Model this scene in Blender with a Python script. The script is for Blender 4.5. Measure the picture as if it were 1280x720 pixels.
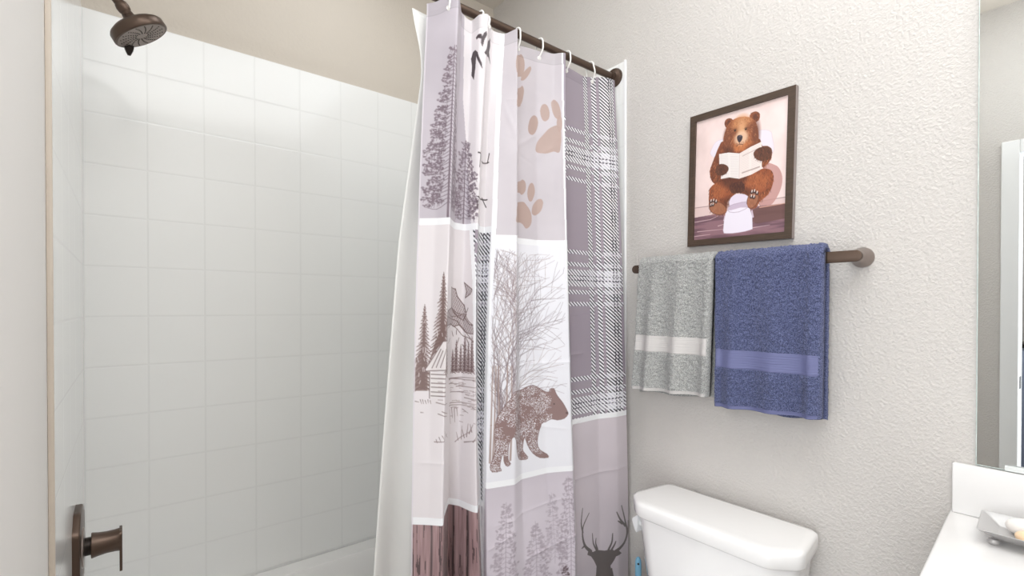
import bpy, bmesh, math, random
import numpy as np
from mathutils import Vector, Matrix

for o in list(bpy.data.objects):
    bpy.data.objects.remove(o)
SC = bpy.context.scene
COL = SC.collection
PI = math.pi
random.seed(7)
RNG = np.random.default_rng(7)

# ------------------------------------------------------------------ camera, world, lights, exposure
CAM = (0.1035, 0.0, 1.324)
cd = bpy.data.cameras.new('camera')
cam = bpy.data.objects.new('camera', cd)
COL.objects.link(cam)
cam.location = CAM
cam.rotation_euler = (math.radians(90 - 0.46), 0, -math.radians(38.59))
cd.sensor_width = 36.0
cd.lens = 606.5 / 1280 * 36
cd.shift_y = 29 / 1280
cd.clip_start = 0.02
SC.camera = cam

SC.view_settings.view_transform = 'Standard'
SC.view_settings.look = 'None'
SC.view_settings.gamma = 1.0
SC.view_settings.use_curve_mapping = False
SC.view_settings.exposure = 0.6

w = bpy.data.worlds.new('world')
SC.world = w
w.use_nodes = True
w.node_tree.nodes['Background'].inputs[0].default_value = (1, 0.97, 0.94, 1)
w.node_tree.nodes['Background'].inputs[1].default_value = 0.5


def area(name, loc, target, size, power, color=(1, 1, 1), size_y=None):
    l = bpy.data.lights.new(name, 'AREA')
    l.energy = power
    l.color = color
    l.size = size
    if size_y:
        l.shape = 'RECTANGLE'
        l.size_y = size_y
    o = bpy.data.objects.new(name, l)
    COL.objects.link(o)
    o.location = loc
    d = Vector(target) - Vector(loc)
    o.rotation_euler = d.to_track_quat('-Z', 'Y').to_euler()
    return o


area('bounce_fill', (0.30, -0.40, 2.0), (0.30, -0.40, 2.79), 0.6, 15, (0.905, 0.955, 1.0))  # unseen fill aimed at the ceiling, added to brighten the room
area('ceiling_fill', (0.62, 0.12, 2.77), (0.62, 0.12, 0), 1.3, 11, (0.905, 0.955, 1.0), 1.2)  # added wide overhead fill for the lower room, no such fixture known
area('doorway_fill', (-0.62, -0.12, 1.15), (1.0, 0.95, 1.1), 0.75, 16, (0.905, 0.955, 1.0), 2.0)  # added fill just outside the doorway, lights curtain and right wall
area('alcove_fill', (0.70, 1.45, 2.76), (0.70, 1.50, 0), 0.40, 1.6, (0.905, 0.955, 1.0))  # added fill above the tub, brightens the alcove
area('hall_fill', (-1.6, 0.0, 2.7), (-1.6, 0.0, 0), 0.8, 20, (0.94, 0.97, 1.0))  # added fill so the hall reads brighter in the mirror


# ------------------------------------------------------------------ materials
def lin(c):
    return tuple(((v / 255) / 12.92 if v / 255 <= 0.04045 else ((v / 255 + 0.055) / 1.055) ** 2.4) for v in c)


def mat(name, rgb, rough=0.5, metal=0.0, coat=0.0, spec=0.5, sheen=0.0):
    m = bpy.data.materials.new(name)
    m.use_nodes = True
    b = m.node_tree.nodes['Principled BSDF']
    b.inputs['Base Color'].default_value = (*lin(rgb), 1)
    b.inputs['Roughness'].default_value = rough
    b.inputs['Metallic'].default_value = metal
    b.inputs['Coat Weight'].default_value = coat
    b.inputs['Coat Roughness'].default_value = 0.05
    b.inputs['Specular IOR Level'].default_value = spec
    b.inputs['Sheen Weight'].default_value = sheen
    return m


def nodes(m):
    return m.node_tree.nodes, m.node_tree.links, m.node_tree.nodes['Principled BSDF']


def bump_noise(m, scale, strength, dist, detail=3.0, ramp=None, scale3=None):
    N, L, b = nodes(m)
    tc = N.new('ShaderNodeTexCoord')
    n = N.new('ShaderNodeTexNoise')
    n.inputs['Scale'].default_value = scale
    n.inputs['Detail'].default_value = detail
    src = tc.outputs['Object']
    if scale3:
        mp = N.new('ShaderNodeMapping')
        mp.inputs['Scale'].default_value = scale3
        L.new(src, mp.inputs['Vector'])
        src = mp.outputs['Vector']
    L.new(src, n.inputs['Vector'])
    h = n.outputs['Fac']
    if ramp:
        r = N.new('ShaderNodeValToRGB')
        r.color_ramp.elements[0].position = ramp[0]
        r.color_ramp.elements[1].position = ramp[1]
        L.new(h, r.inputs['Fac'])
        h = r.outputs['Color']
    bp = N.new('ShaderNodeBump')
    bp.inputs['Strength'].default_value = strength
    bp.inputs['Distance'].default_value = dist
    L.new(h, bp.inputs['Height'])
    L.new(bp.outputs['Normal'], b.inputs['Normal'])
    return n, bp


def vary(m, c1, c2, scale, detail=3.0, scale3=None, lo=0.3, hi=0.7):
    N, L, b = nodes(m)
    tc = N.new('ShaderNodeTexCoord')
    mp = N.new('ShaderNodeMapping')
    if scale3:
        mp.inputs['Scale'].default_value = scale3
    n = N.new('ShaderNodeTexNoise')
    n.inputs['Scale'].default_value = scale
    n.inputs['Detail'].default_value = detail
    r = N.new('ShaderNodeValToRGB')
    r.color_ramp.elements[0].position = lo
    r.color_ramp.elements[1].position = hi
    r.color_ramp.elements[0].color = (*lin(c1), 1)
    r.color_ramp.elements[1].color = (*lin(c2), 1)
    L.new(tc.outputs['Object'], mp.inputs['Vector'])
    L.new(mp.outputs['Vector'], n.inputs['Vector'])
    L.new(n.outputs['Fac'], r.inputs['Fac'])
    L.new(r.outputs['Color'], b.inputs['Base Color'])


M = {}
M['wall'] = mat('wall_paint', (207, 202, 197), 0.6, spec=0.35)
bump_noise(M['wall'], 170, 0.42, 0.003, 3.0, (0.40, 0.66))
M['wall_plain'] = mat('wall_paint_flat', (236, 233, 229), 0.6, spec=0.3)
bump_noise(M['wall_plain'], 110, 0.05, 0.002)
M['tan'] = mat('tan_paint_edge', (206, 194, 180), 0.6)
bump_noise(M['tan'], 90, 0.05, 0.001)
M['wall_tub'] = mat('wall_paint_smooth', (210, 201, 189), 0.6, spec=0.3)
bump_noise(M['wall_tub'], 95, 0.2, 0.002, 3.0, (0.38, 0.66))
M['ceiling'] = mat('ceiling_paint', (216, 208, 198), 0.8, spec=0.2)
bump_noise(M['ceiling'], 80, 0.2, 0.002)
M['trim'] = mat('white_trim_paint', (240, 240, 240), 0.35)
bump_noise(M['trim'], 30, 0.03, 0.001)
M['floor'] = mat('floor_vinyl', (150, 140, 130), 0.4)
vary(M['floor'], (128, 118, 108), (168, 158, 148), 3, 6, (1, 12, 1))
M['hallfloor'] = mat('hall_carpet', (150, 150, 158), 0.9)
bump_noise(M['hallfloor'], 300, 0.5, 0.004)
M['porcelain'] = mat('porcelain', (246, 244, 242), 0.12, coat=0.6)
bump_noise(M['porcelain'], 4, 0.01, 0.002)
M['seat'] = mat('white_plastic', (240, 240, 240), 0.3)
bump_noise(M['seat'], 20, 0.01, 0.001)
M['bronze'] = mat('oil_rubbed_bronze', (92, 76, 66), 0.36, 0.75)
bump_noise(M['bronze'], 60, 0.04, 0.001)
M['bronze_lit'] = mat('lit_bronze', (150, 138, 132), 0.3, 0.85)  # lit copy of the bronze, brightness put into the colour of collar and posts
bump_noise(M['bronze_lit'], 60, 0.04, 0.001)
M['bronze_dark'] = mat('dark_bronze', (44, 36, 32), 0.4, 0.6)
bump_noise(M['bronze_dark'], 60, 0.04, 0.001)
M['nozzle'] = mat('nozzle_face', (150, 138, 130), 0.5, 0.2)
bump_noise(M['nozzle'], 90, 0.1, 0.001)
M['nozzle_dark'] = mat('nozzle_rubber', (84, 74, 68), 0.6)
bump_noise(M['nozzle_dark'], 90, 0.1, 0.001)
M['counter'] = mat('cultured_marble', (240, 238, 236), 0.22, coat=0.3)
vary(M['counter'], (236, 234, 232), (242, 240, 238), 4)
M['mirror'] = mat('mirror_silver', (238, 240, 240), 0.01, 1.0)
vary(M['mirror'], (204, 206, 205), (205, 207, 206), 2)
M['mirror_edge'] = mat('mirror_edge', (205, 222, 216), 0.15, 0.3)
vary(M['mirror_edge'], (190, 206, 200), (220, 232, 228), 40)
M['clip'] = mat('clear_clip', (225, 228, 226), 0.15)
bump_noise(M['clip'], 20, 0.02, 0.001)
M['frame'] = mat('frame_wood', (70, 54, 42), 0.5)
vary(M['frame'], (62, 48, 36), (80, 62, 48), 30, 5, (1, 1, 12))
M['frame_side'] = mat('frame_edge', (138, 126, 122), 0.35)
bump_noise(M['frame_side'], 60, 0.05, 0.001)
M['pewter'] = mat('brushed_pewter', (196, 194, 193), 0.36, 0.6)
bump_noise(M['pewter'], 120, 0.05, 0.001)
M['soap_white'] = mat('white_soap', (240, 234, 228), 0.4)
bump_noise(M['soap_white'], 60, 0.3, 0.004)
M['soap_peach'] = mat('peach_soap', (252, 226, 194), 0.4)
vary(M['soap_peach'], (244, 206, 164), (252, 226, 194), 20)
M['blue_plastic'] = mat('blue_plastic', (128, 182, 210), 0.35)
bump_noise(M['blue_plastic'], 40, 0.03, 0.001)
M['bristle'] = mat('white_bristle', (225, 228, 232), 0.8)
bump_noise(M['bristle'], 300, 0.5, 0.003)
M['ring'] = mat('white_ring_plastic', (240, 238, 234), 0.35)
bump_noise(M['ring'], 40, 0.02, 0.001)
M['cabinet'] = mat('cabinet_paint', (205, 203, 200), 0.4)
bump_noise(M['cabinet'], 40, 0.03, 0.001)
M['liner'] = mat('liner_vinyl', (240, 240, 236), 0.35)
bump_noise(M['liner'], 5, 0.1, 0.01)
M['lamp_glass'] = mat('lit_opal_glass', (250, 250, 248), 0.4)
bump_noise(M['lamp_glass'], 20, 0.01, 0.001)
M['lamp_glass'].node_tree.nodes['Principled BSDF'].inputs['Emission Color'].default_value = (0.96, 0.985, 1.0, 1)
M['lamp_glass'].node_tree.nodes['Principled BSDF'].inputs['Emission Strength'].default_value = 8.5
M['blue_bed'] = mat('blue_grey_cloth', (160, 168, 190), 0.85)
bump_noise(M['blue_bed'], 60, 0.3, 0.004)

# glossy tile-pattern tub surround: pattern of the moulded panel
M['tile'] = mat('surround_panel', (236, 236, 232), 0.15, spec=0.5)


def tile_material():
    N, L, b = nodes(M['tile'])
    g = N.new('ShaderNodeNewGeometry')
    sx = N.new('ShaderNodeSeparateXYZ')
    L.new(g.outputs['Position'], sx.inputs[0])
    sn = N.new('ShaderNodeSeparateXYZ')
    L.new(g.outputs['True Normal'], sn.inputs[0])

    def mth(op, a, c=None, d=None):
        n = N.new('ShaderNodeMath')
        n.operation = op
        for i, v in enumerate((a, c, d)):
            if v is None:
                continue
            if isinstance(v, (int, float)):
                n.inputs[i].default_value = v
            else:
                L.new(v, n.inputs[i])
        return n.outputs[0]
    P = 0.1530

    def groove(coord, off):
        a = mth('ADD', coord, off)
        q = mth('DIVIDE', a, P)
        f = mth('FRACT', q)
        e = mth('ABSOLUTE', mth('SUBTRACT', f, 0.5))          # 0.5 on the joint
        dist = mth('MULTIPLY', mth('SUBTRACT', 0.5, e), P)     # metres from the joint
        s = N.new('ShaderNodeMapRange')
        s.interpolation_type = 'SMOOTHSTEP'
        s.inputs['From Min'].default_value = 0.0008
        s.inputs['From Max'].default_value = 0.0042
        L.new(dist, s.inputs['Value'])
        return s.outputs[0]
    isend = mth('GREATER_THAN', mth('ABSOLUTE', sn.outputs['X']), 0.5)
    hcoord = mth('ADD', mth('MULTIPLY', sx.outputs['X'], mth('SUBTRACT', 1.0, isend)),
                 mth('MULTIPLY', mth('SUBTRACT', 1.92, sx.outputs['Y']), isend))
    gx = groove(hcoord, -0.0076 + P * 4)
    gz = groove(sx.outputs['Z'], -2.2136 + P * 20)
    hgt = mth('MINIMUM', gx, gz)
    wav = N.new('ShaderNodeTexNoise')
    wav.inputs['Scale'].default_value = 3.0
    wav.inputs['Detail'].default_value = 1.0
    L.new(g.outputs['Position'], wav.inputs['Vector'])
    tot = mth('ADD', mth('MULTIPLY', hgt, 0.0008), mth('MULTIPLY', wav.outputs['Fac'], 0.0009))
    bp = N.new('ShaderNodeBump')
    bp.inputs['Strength'].default_value = 0.28
    bp.inputs['Distance'].default_value = 1.0
    L.new(tot, bp.inputs['Height'])
    L.new(bp.outputs['Normal'], b.inputs['Normal'])
    mx = N.new('ShaderNodeMix')
    mx.data_type = 'RGBA'
    mx.inputs[6].default_value = (*lin((240, 240, 238)), 1)
    mx.inputs[7].default_value = (*lin((246, 246, 244)), 1)
    L.new(hgt, mx.inputs[0])
    L.new(mx.outputs[2], b.inputs['Base Color'])


tile_material()


def print_material(name, rough, sheen=0.0, weave=900, strength=0.1, transl=0.0):
    m = mat(name, (200, 200, 200), rough, sheen=sheen)
    N, L, b = nodes(m)
    a = N.new('ShaderNodeAttribute')
    a.attribute_name = 'print'
    L.new(a.outputs['Color'], b.inputs['Base Color'])
    bump_noise(m, weave, strength, 0.001, 2.0)
    if transl:
        t = N.new('ShaderNodeBsdfTranslucent')
        L.new(a.outputs['Color'], t.inputs['Color'])
        mx = N.new('ShaderNodeMixShader')
        mx.inputs[0].default_value = transl
        out = N['Material Output']
        L.new(b.outputs[0], mx.inputs[1])
        L.new(t.outputs[0], mx.inputs[2])
        L.new(mx.outputs[0], out.inputs['Surface'])
    return m


M['curtain'] = print_material('printed_polyester', 0.42, 0.1, 600, 0.05, 0.22)
M['poster'] = print_material('printed_paper', 0.5, 0.0, 300, 0.02)


def terry(name, c1, c2):
    m = mat(name, c1, 0.95, spec=0.1, sheen=0.12)
    vary(m, c1, c2, 400, 2.0, lo=0.38, hi=0.62)
    bump_noise(m, 380, 1.0, 0.005, 2.0)
    return m


M['towel_grey'] = terry('grey_terry', (150, 150, 148), (206, 206, 203))
M['towel_blue'] = terry('blue_terry', (66, 72, 106), (116, 123, 160))
M['band_grey'] = mat('grey_band', (204, 200, 197), 0.7)
bump_noise(M['band_grey'], 60, 0.5, 0.003, 1.0, None, (0.2, 0.2, 8))
M['band_blue'] = mat('blue_band', (108, 112, 152), 0.7)
bump_noise(M['band_blue'], 60, 0.5, 0.003, 1.0, None, (0.2, 0.2, 8))


# ------------------------------------------------------------------ mesh helpers
def wloc(p):
    v = Vector((0, 0, 0))
    while p is not None:
        v += p.location
        p = p.parent
    return v


def tag(o, label=None, cat=None, group=None, kind=None):
    for k, v in (('label', label), ('category', cat), ('group', group), ('kind', kind)):
        if v:
            o[k] = v
    return o


def thing(name, loc, label, cat, group=None):
    o = bpy.data.objects.new(name, None)
    o.empty_display_size = 0.05
    COL.objects.link(o)
    o.location = loc
    return tag(o, label, cat, group)


def obj(name, bm, m, parent=None, smooth=True, sharp=35):
    """links a bmesh built in world coordinates as ONE mesh object"""
    if isinstance(bm, bmesh.types.BMesh):
        bmesh.ops.recalc_face_normals(bm, faces=bm.faces)
        me = bpy.data.meshes.new(name)
        bm.to_mesh(me)
        bm.free()
    else:
        me = bm
    o = bpy.data.objects.new(name, me)
    COL.objects.link(o)
    if parent is None:
        n = len(me.vertices)
        co = np.empty(n * 3, 'f')
        me.vertices.foreach_get('co', co)
        co = co.reshape(-1, 3)
        lo, hi = co.min(0), co.max(0)
        org = Vector((float(lo[0] + hi[0]) / 2, float(lo[1] + hi[1]) / 2, float(lo[2])))
        me.transform(Matrix.Translation(-org))
        o.location = org
    else:
        me.transform(Matrix.Translation(-wloc(parent)))
        o.parent = parent
    for mm in (m if isinstance(m, (list, tuple)) else [m]):
        me.materials.append(mm)
    if smooth:
        me.polygons.foreach_set('use_smooth', [True] * len(me.polygons))
        try:
            me.set_sharp_from_angle(angle=math.radians(sharp))
        except Exception:
            pass
    return o


def struct(name, bm, m, parent=None, smooth=False):
    o = obj(name, bm, m, parent, smooth)
    if parent is None:
        o['kind'] = 'structure'
    return o


def box(bm, a, b, bev=0.0, seg=2, mi=0):
    x0, y0, z0 = a
    x1, y1, z1 = b
    vs = [bm.verts.new(p) for p in ((x0, y0, z0), (x1, y0, z0), (x1, y1, z0), (x0, y1, z0),
                                    (x0, y0, z1), (x1, y0, z1), (x1, y1, z1), (x0, y1, z1))]
    fs = [bm.faces.new([vs[i] for i in q]) for q in ((3, 2, 1, 0), (4, 5, 6, 7), (0, 1, 5, 4), (1, 2, 6, 5),
                                                     (2, 3, 7, 6), (3, 0, 4, 7))]
    for f in fs:
        f.material_index = mi
    if bev:
        es = list({e for f in fs for e in f.edges})
        bmesh.ops.bevel(bm, geom=es, offset=bev, segments=seg, affect='EDGES', profile=0.5)
    return bm


def B(a, b, bev=0.0, seg=2):
    return box(bmesh.new(), a, b, bev, seg)


def frame_of(axis):
    z = Vector(axis).normalized()
    x = z.cross(Vector((0, 0, 1)))
    if x.length < 1e-4:
        x = Vector((1, 0, 0))
    x.normalize()
    return x, z.cross(x), z


def lathe(bm, org, axis, prof, n=40, sx=1.0, sy=1.0):
    """profile of (radius, height along axis)"""
    x, y, z = frame_of(axis)
    org = Vector(org)
    rings = []
    for r, h in prof:
        if r < 1e-6:
            rings.append([bm.verts.new(org + z * h)])
        else:
            rings.append([bm.verts.new(org + z * h + x * (r * sx * math.cos(2 * PI * k / n)) + y * (r * sy * math.sin(2 * PI * k / n))) for k in range(n)])
    for a, b in zip(rings, rings[1:]):
        for k in range(n):
            k2 = (k + 1) % n
            if len(a) == 1 and len(b) == 1:
                continue
            if len(a) == 1:
                bm.faces.new((a[0], b[k2], b[k]))
            elif len(b) == 1:
                bm.faces.new((a[k], a[k2], b[0]))
            else:
                bm.faces.new((a[k], a[k2], b[k2], b[k]))
    for e in (rings[0], rings[-1]):
        if len(e) > 2:
            bm.faces.new(e)
    return bm


def tube(bm, pts, r, n=12, cap=True):
    pts = [Vector(p) for p in pts]
    rs = r if isinstance(r, (list, tuple)) else [r] * len(pts)
    rings = []
    ref = None
    for i, p in enumerate(pts):
        t = (pts[min(i + 1, len(pts) - 1)] - pts[max(i - 1, 0)]).normalized()
        if ref is None:
            ref = t.orthogonal().normalized()
        ref = (ref - t * ref.dot(t)).normalized()
        s = t.cross(ref)
        rings.append([bm.verts.new(p + ref * (rs[i] * math.cos(2 * PI * k / n)) + s * (rs[i] * math.sin(2 * PI * k / n))) for k in range(n)])
    for a, b in zip(rings, rings[1:]):
        for k in range(n):
            bm.faces.new((a[k], a[(k + 1) % n], b[(k + 1) % n], b[k]))
    if cap:
        bm.faces.new(rings[0])
        bm.faces.new(rings[-1])
    return bm


def loft(bm, rings, cap0=True, cap1=True):
    rr = [[bm.verts.new(p) for p in r] for r in rings]
    n = len(rr[0])
    for a, b in zip(rr, rr[1:]):
        for k in range(n):
            bm.faces.new((a[k], a[(k + 1) % n], b[(k + 1) % n], b[k]))
    if cap0:
        bm.faces.new(rr[0])
    if cap1:
        bm.faces.new(rr[-1])
    return bm


def prism(bm, outline, org, ex, ey, ez, depth, bev=0.0):
    """outline in the (ex, ey) plane pushed along ez"""
    org, ex, ey, ez = Vector(org), Vector(ex), Vector(ey), Vector(ez)
    a = [bm.verts.new(org + ex * u + ey * v) for u, v in outline]
    b = [bm.verts.new(org + ex * u + ey * v + ez * depth) for u, v in outline]
    n = len(a)
    fs = [bm.faces.new(a), bm.faces.new(b)]
    top = list(fs[1].edges)
    for k in range(n):
        bm.faces.new((a[k], a[(k + 1) % n], b[(k + 1) % n], b[k]))
    if bev:
        bmesh.ops.recalc_face_normals(bm, faces=bm.faces)
        bmesh.ops.bevel(bm, geom=top, offset=bev, segments=3, affect='EDGES', profile=0.5)
    return bm


def rounded(pts, rad, seg=5):
    """rounds the corners of a closed 2-D outline"""
    out = []
    n = len(pts)
    for i in range(n):
        p0, p, p2 = Vector(pts[i - 1]), Vector(pts[i]), Vector(pts[(i + 1) % n])
        r = min(rad, (p0 - p).length * 0.45, (p2 - p).length * 0.45)
        a = p + (p0 - p).normalized() * r
        c = p + (p2 - p).normalized() * r
        for k in range(seg + 1):
            t = k / seg
            out.append(tuple((1 - t) ** 2 * a + 2 * t * (1 - t) * p + t * t * c))
    return out


def grid_mesh(name, P, closed=False, cols=None):
    """P: [nz, ns, 3] array -> a quad grid mesh, with a colour layer «print» if cols is given"""
    nz, ns = P.shape[:2]
    me = bpy.data.meshes.new(name)
    idx = np.arange(nz * ns, dtype=np.int32).reshape(nz, ns)
    a, b, c, d = idx[:-1, :-1], idx[:-1, 1:], idx[1:, 1:], idx[1:, :-1]
    q = np.stack([a, d, c, b], -1).reshape(-1, 4)
    if closed:
        q2 = np.stack([idx[:-1, -1], idx[1:, -1], idx[1:, 0], idx[:-1, 0]], -1)
        q = np.concatenate([q, q2])
    me.vertices.add(nz * ns)
    me.vertices.foreach_set('co', P.astype('f').ravel())
    me.loops.add(q.size)
    me.loops.foreach_set('vertex_index', q.ravel().astype(np.int32))
    me.polygons.add(len(q))
    me.polygons.foreach_set('loop_start', (np.arange(len(q)) * 4).astype(np.int32))
    if cols is not None:
        at = me.color_attributes.new('print', 'FLOAT_COLOR', 'POINT')
        c4 = np.ones((nz * ns, 4), 'f')
        v = cols.reshape(-1, 3) / 255.0
        c4[:, :3] = np.where(v <= 0.04045, v / 12.92, ((v + 0.055) / 1.055) ** 2.4)
        at.data.foreach_set('color', c4.ravel())
    me.update(calc_edges=True)
    return me


# ------------------------------------------------------------------ 2-D drawing on a print (numpy raster in cloth coordinates, millimetres)
class Art:
    """x to the right, y upwards, both in mm; the raster is the vertex grid of the printed cloth"""

    def __init__(self, xs, ys):
        self.xs, self.ys = xs, ys                    # ys descending
        self.img = np.zeros((len(ys), len(xs), 3))
        self.dx = abs(xs[1] - xs[0])

    def win(self, x0, x1, y0, y1):
        i0, i1 = np.searchsorted(self.xs, [x0, x1])
        j0, j1 = np.searchsorted(-self.ys, [-y1, -y0])
        return slice(j0, j1 + 1), slice(i0, i1 + 1)

    def blend(self, sl, a, col):
        if a.size == 0:
            return
        a = a[..., None]
        self.img[sl] = self.img[sl] * (1 - a) + np.array(col, float) * a

    def rect(self, x0, x1, y0, y1, col, a=1.0):
        sl = self.win(x0, x1, y0, y1)
        sh = self.img[sl].shape[:2]
        self.blend(sl, np.full(sh, a), col)

    def inside(self, pts):
        pts = np.array(pts, float)
        lo, hi = pts.min(0) - 2, pts.max(0) + 2
        sl = self.win(lo[0], hi[0], lo[1], hi[1])
        X, Y = np.meshgrid(self.xs[sl[1]], self.ys[sl[0]])
        acc = np.zeros(X.shape)
        o = self.dx / 4
        for ox, oy in ((-o, -o), (o, -o), (-o, o), (o, o)):
            c = np.zeros(X.shape, bool)
            x2, y2 = pts[-1]
            for x1, y1 in pts:
                if y1 != y2:
                    t = ((y1 > Y + oy) != (y2 > Y + oy)) & (X + ox < (x2 - x1) * (Y + oy - y1) / (y2 - y1) + x1)
                    c ^= t
                x2, y2 = x1, y1
            acc += c
        return sl, acc / 4

    def poly(self, pts, col, a=1.0):
        sl, m = self.inside(pts)
        self.blend(sl, m * a, col)

    def line(self, pts, w, col, a=1.0, w2=None):
        n = len(pts) - 1
        for i, ((x0, y0), (x1, y1)) in enumerate(zip(pts, pts[1:])):
            wa = w if w2 is None else w + (w2 - w) * i / max(n, 1)
            wb = w if w2 is None else w + (w2 - w) * (i + 1) / max(n, 1)
            g = max(wa, wb) + self.dx
            sl = self.win(min(x0, x1) - g, max(x0, x1) + g, min(y0, y1) - g, max(y0, y1) + g)
            X, Y = np.meshgrid(self.xs[sl[1]], self.ys[sl[0]])
            if X.size == 0:
                continue
            L2 = (x1 - x0) ** 2 + (y1 - y0) ** 2 + 1e-9
            t = np.clip(((X - x0) * (x1 - x0) + (Y - y0) * (y1 - y0)) / L2, 0, 1)
            d = np.hypot(X - x0 - t * (x1 - x0), Y - y0 - t * (y1 - y0))
            hw = (wa + (wb - wa) * t) / 2
            self.blend(sl, np.clip((hw - d) / self.dx + 0.5, 0, 1) * a, col)

    def dot(self, x, y, r, col, a=1.0, ry=None, soft=0.0):
        ry = ry or r
        sl = self.win(x - r - 2 - soft, x + r + 2 + soft, y - ry - 2 - soft, y + ry + 2 + soft)
        X, Y = np.meshgrid(self.xs[sl[1]], self.ys[sl[0]])
        if X.size == 0:
            return
        d = (1 - np.hypot((X - x) / r, (Y - y) / ry)) * min(r, ry)
        self.blend(sl, np.clip(d / (self.dx + soft) + 0.5, 0, 1) * a, col)


def smooth_closed(pts, n=4):
    """Catmull-Rom through a closed outline"""
    out = []
    k = len(pts)
    P = [np.array(p, float) for p in pts]
    for i in range(k):
        a, b, c, d = P[i - 1], P[i], P[(i + 1) % k], P[(i + 2) % k]
        for j in range(n):
            t = j / n
            out.append(tuple(0.5 * ((2 * b) + (c - a) * t + (2 * a - 5 * b + 4 * c - d) * t * t + (3 * b - a - 3 * c + d) * t ** 3)))
    return out


def smooth_open(pts, n=4):
    P = [np.array(p, float) for p in pts]
    P = [2 * P[0] - P[1]] + P + [2 * P[-1] - P[-2]]
    out = []
    for i in range(1, len(P) - 2):
        a, b, c, d = P[i - 1:i + 3]
        for j in range(n):
            t = j / n
            out.append(tuple(0.5 * ((2 * b) + (c - a) * t + (2 * a - 5 * b + 4 * c - d) * t * t + (3 * b - a - 3 * c + d) * t ** 3)))
    out.append(tuple(P[-2]))
    return out


# ------------------------------------------------------------------ the setting
W, D, CEIL = 1.526, 1.928, 2.786
struct('floor', B((-0.5, -1.2, -0.05), (W + 0.1, D + 0.1, 0.0)), M['floor'])
struct('floor_hall', B((-2.8, -1.6, -0.05), (-0.5, 1.6, 0.0)), M['hallfloor'])
struct('ceiling', B((-2.8, -1.6, CEIL), (W + 0.1, D + 0.1, CEIL + 0.08)), M['ceiling'])
struct('wall_back', B((-0.5, D, 0), (W + 0.1, D + 0.1, CEIL)), M['wall_tub'])
struct('wall_right', B((W, -1.2, 0), (W + 0.1, D, CEIL)), M['wall'])
struct('wall_left', B((-0.5, 0.5, 0), (0.0, D, CEIL), 0.004, 2), M['wall_plain'])
struct('wall_near', B((-0.5, -1.2, 0), (W, -1.1, CEIL)), M['wall'])
bm = B((-0.5, -1.1, 0), (-0.4, -0.52, CEIL))
box(bm, (-0.5, 0.316, 0), (-0.4, 0.5, CEIL))
box(bm, (-0.5, -0.52, 2.07), (-0.4, 0.316, CEIL))
struct('wall_doorway', bm, M['wall'])
struct('wall_hall', B((-2.8, -1.6, 0), (-2.7, 1.6, CEIL)), M['wall'])
bm = B((-2.7, 1.5, 0), (-0.5, 1.6, CEIL))
box(bm, (-2.7, -1.6, 0), (-0.5, -1.5, CEIL))
struct('wall_hall_side', bm, M['wall'])
# door casing and jamb of the doorway behind the camera, seen in the mirror
bm = bmesh.new()
for y0, y1 in ((0.300, 0.363), (-0.567, -0.504)):
    box(bm, (-0.4, y0, 0.0), (-0.382, y1, 2.06 + 0.061), 0.004)
    box(bm, (-0.518, y0, 0.0), (-0.5, y1, 2.06 + 0.061), 0.004)
box(bm, (-0.4, -0.504, 2.06), (-0.382, 0.300, 2.121), 0.004)
box(bm, (-0.518, -0.504, 2.06), (-0.5, 0.300, 2.121), 0.004)
box(bm, (-0.5, 0.300, 0.0), (-0.4, 0.316, 2.07))
box(bm, (-0.5, -0.52, 0.0), (-0.4, -0.504, 2.07))
box(bm, (-0.5, -0.504, 2.06), (-0.4, 0.300, 2.07))
dr = struct('door_1', bm, M['trim'])
obj('strike_plate', B((-0.47, 0.2975, 0.93), (-0.43, 0.300, 0.99), 0.001), M['bronze_dark'], dr)
bm = B((W - 0.014, 0.225, 0.0), (W, 1.12, 0.10), 0.003)
struct('baseboard_right', bm, M['trim'])
struct('baseboard_left', B((0.0, 0.5, 0.0), (0.014, 1.12, 0.10), 0.003), M['trim'])

# ------------------------------------------------------------------ tub surround and bathtub
YF = 1.136
ts = thing('tub_surround', (W / 2, D - 0.3, 0.36), 'glossy white square-tile tub surround lining the shower alcove', 'shower surround')
ZT = 2.2136
obj('back_panel', B((0.0001, 1.92, 0.36), (W - 0.0001, D - 0.0002, ZT), 0.002), M['tile'], ts, False)
bm = B((0.0002, YF, 0.36), (0.0076, 1.9199, ZT), 0.0015)
obj('end_panel', bm, M['tile'], ts, False)
bm = B((W - 0.0076, YF - 0.012, 0.36), (W - 0.0002, 1.9199, ZT), 0.0015)
obj('end_panel', bm, M['tile'], ts, False)
bm = B((0.0002, YF - 0.006, 0.0), (0.0086, YF - 0.0002, ZT + 0.004), 0.0012)
obj('edge_trim', bm, M['tan'], ts)
bm = B((W - 0.0105, YF - 0.021, 0.0), (W - 0.0002, YF - 0.0125, ZT + 0.004), 0.002)
obj('edge_trim', bm, M['seat'], ts)

bm = bmesh.new()
x0, x1, y0, y1, zr = 0.010, W - 0.010, YF + 0.004, 1.918, 0.372


def rr(xa, xb, ya, yb, r, z, seg=6):
    return [(u, v, z) for u, v in rounded([(xa, ya), (xb, ya), (xb, yb), (xa, yb)], r, seg)]


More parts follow.
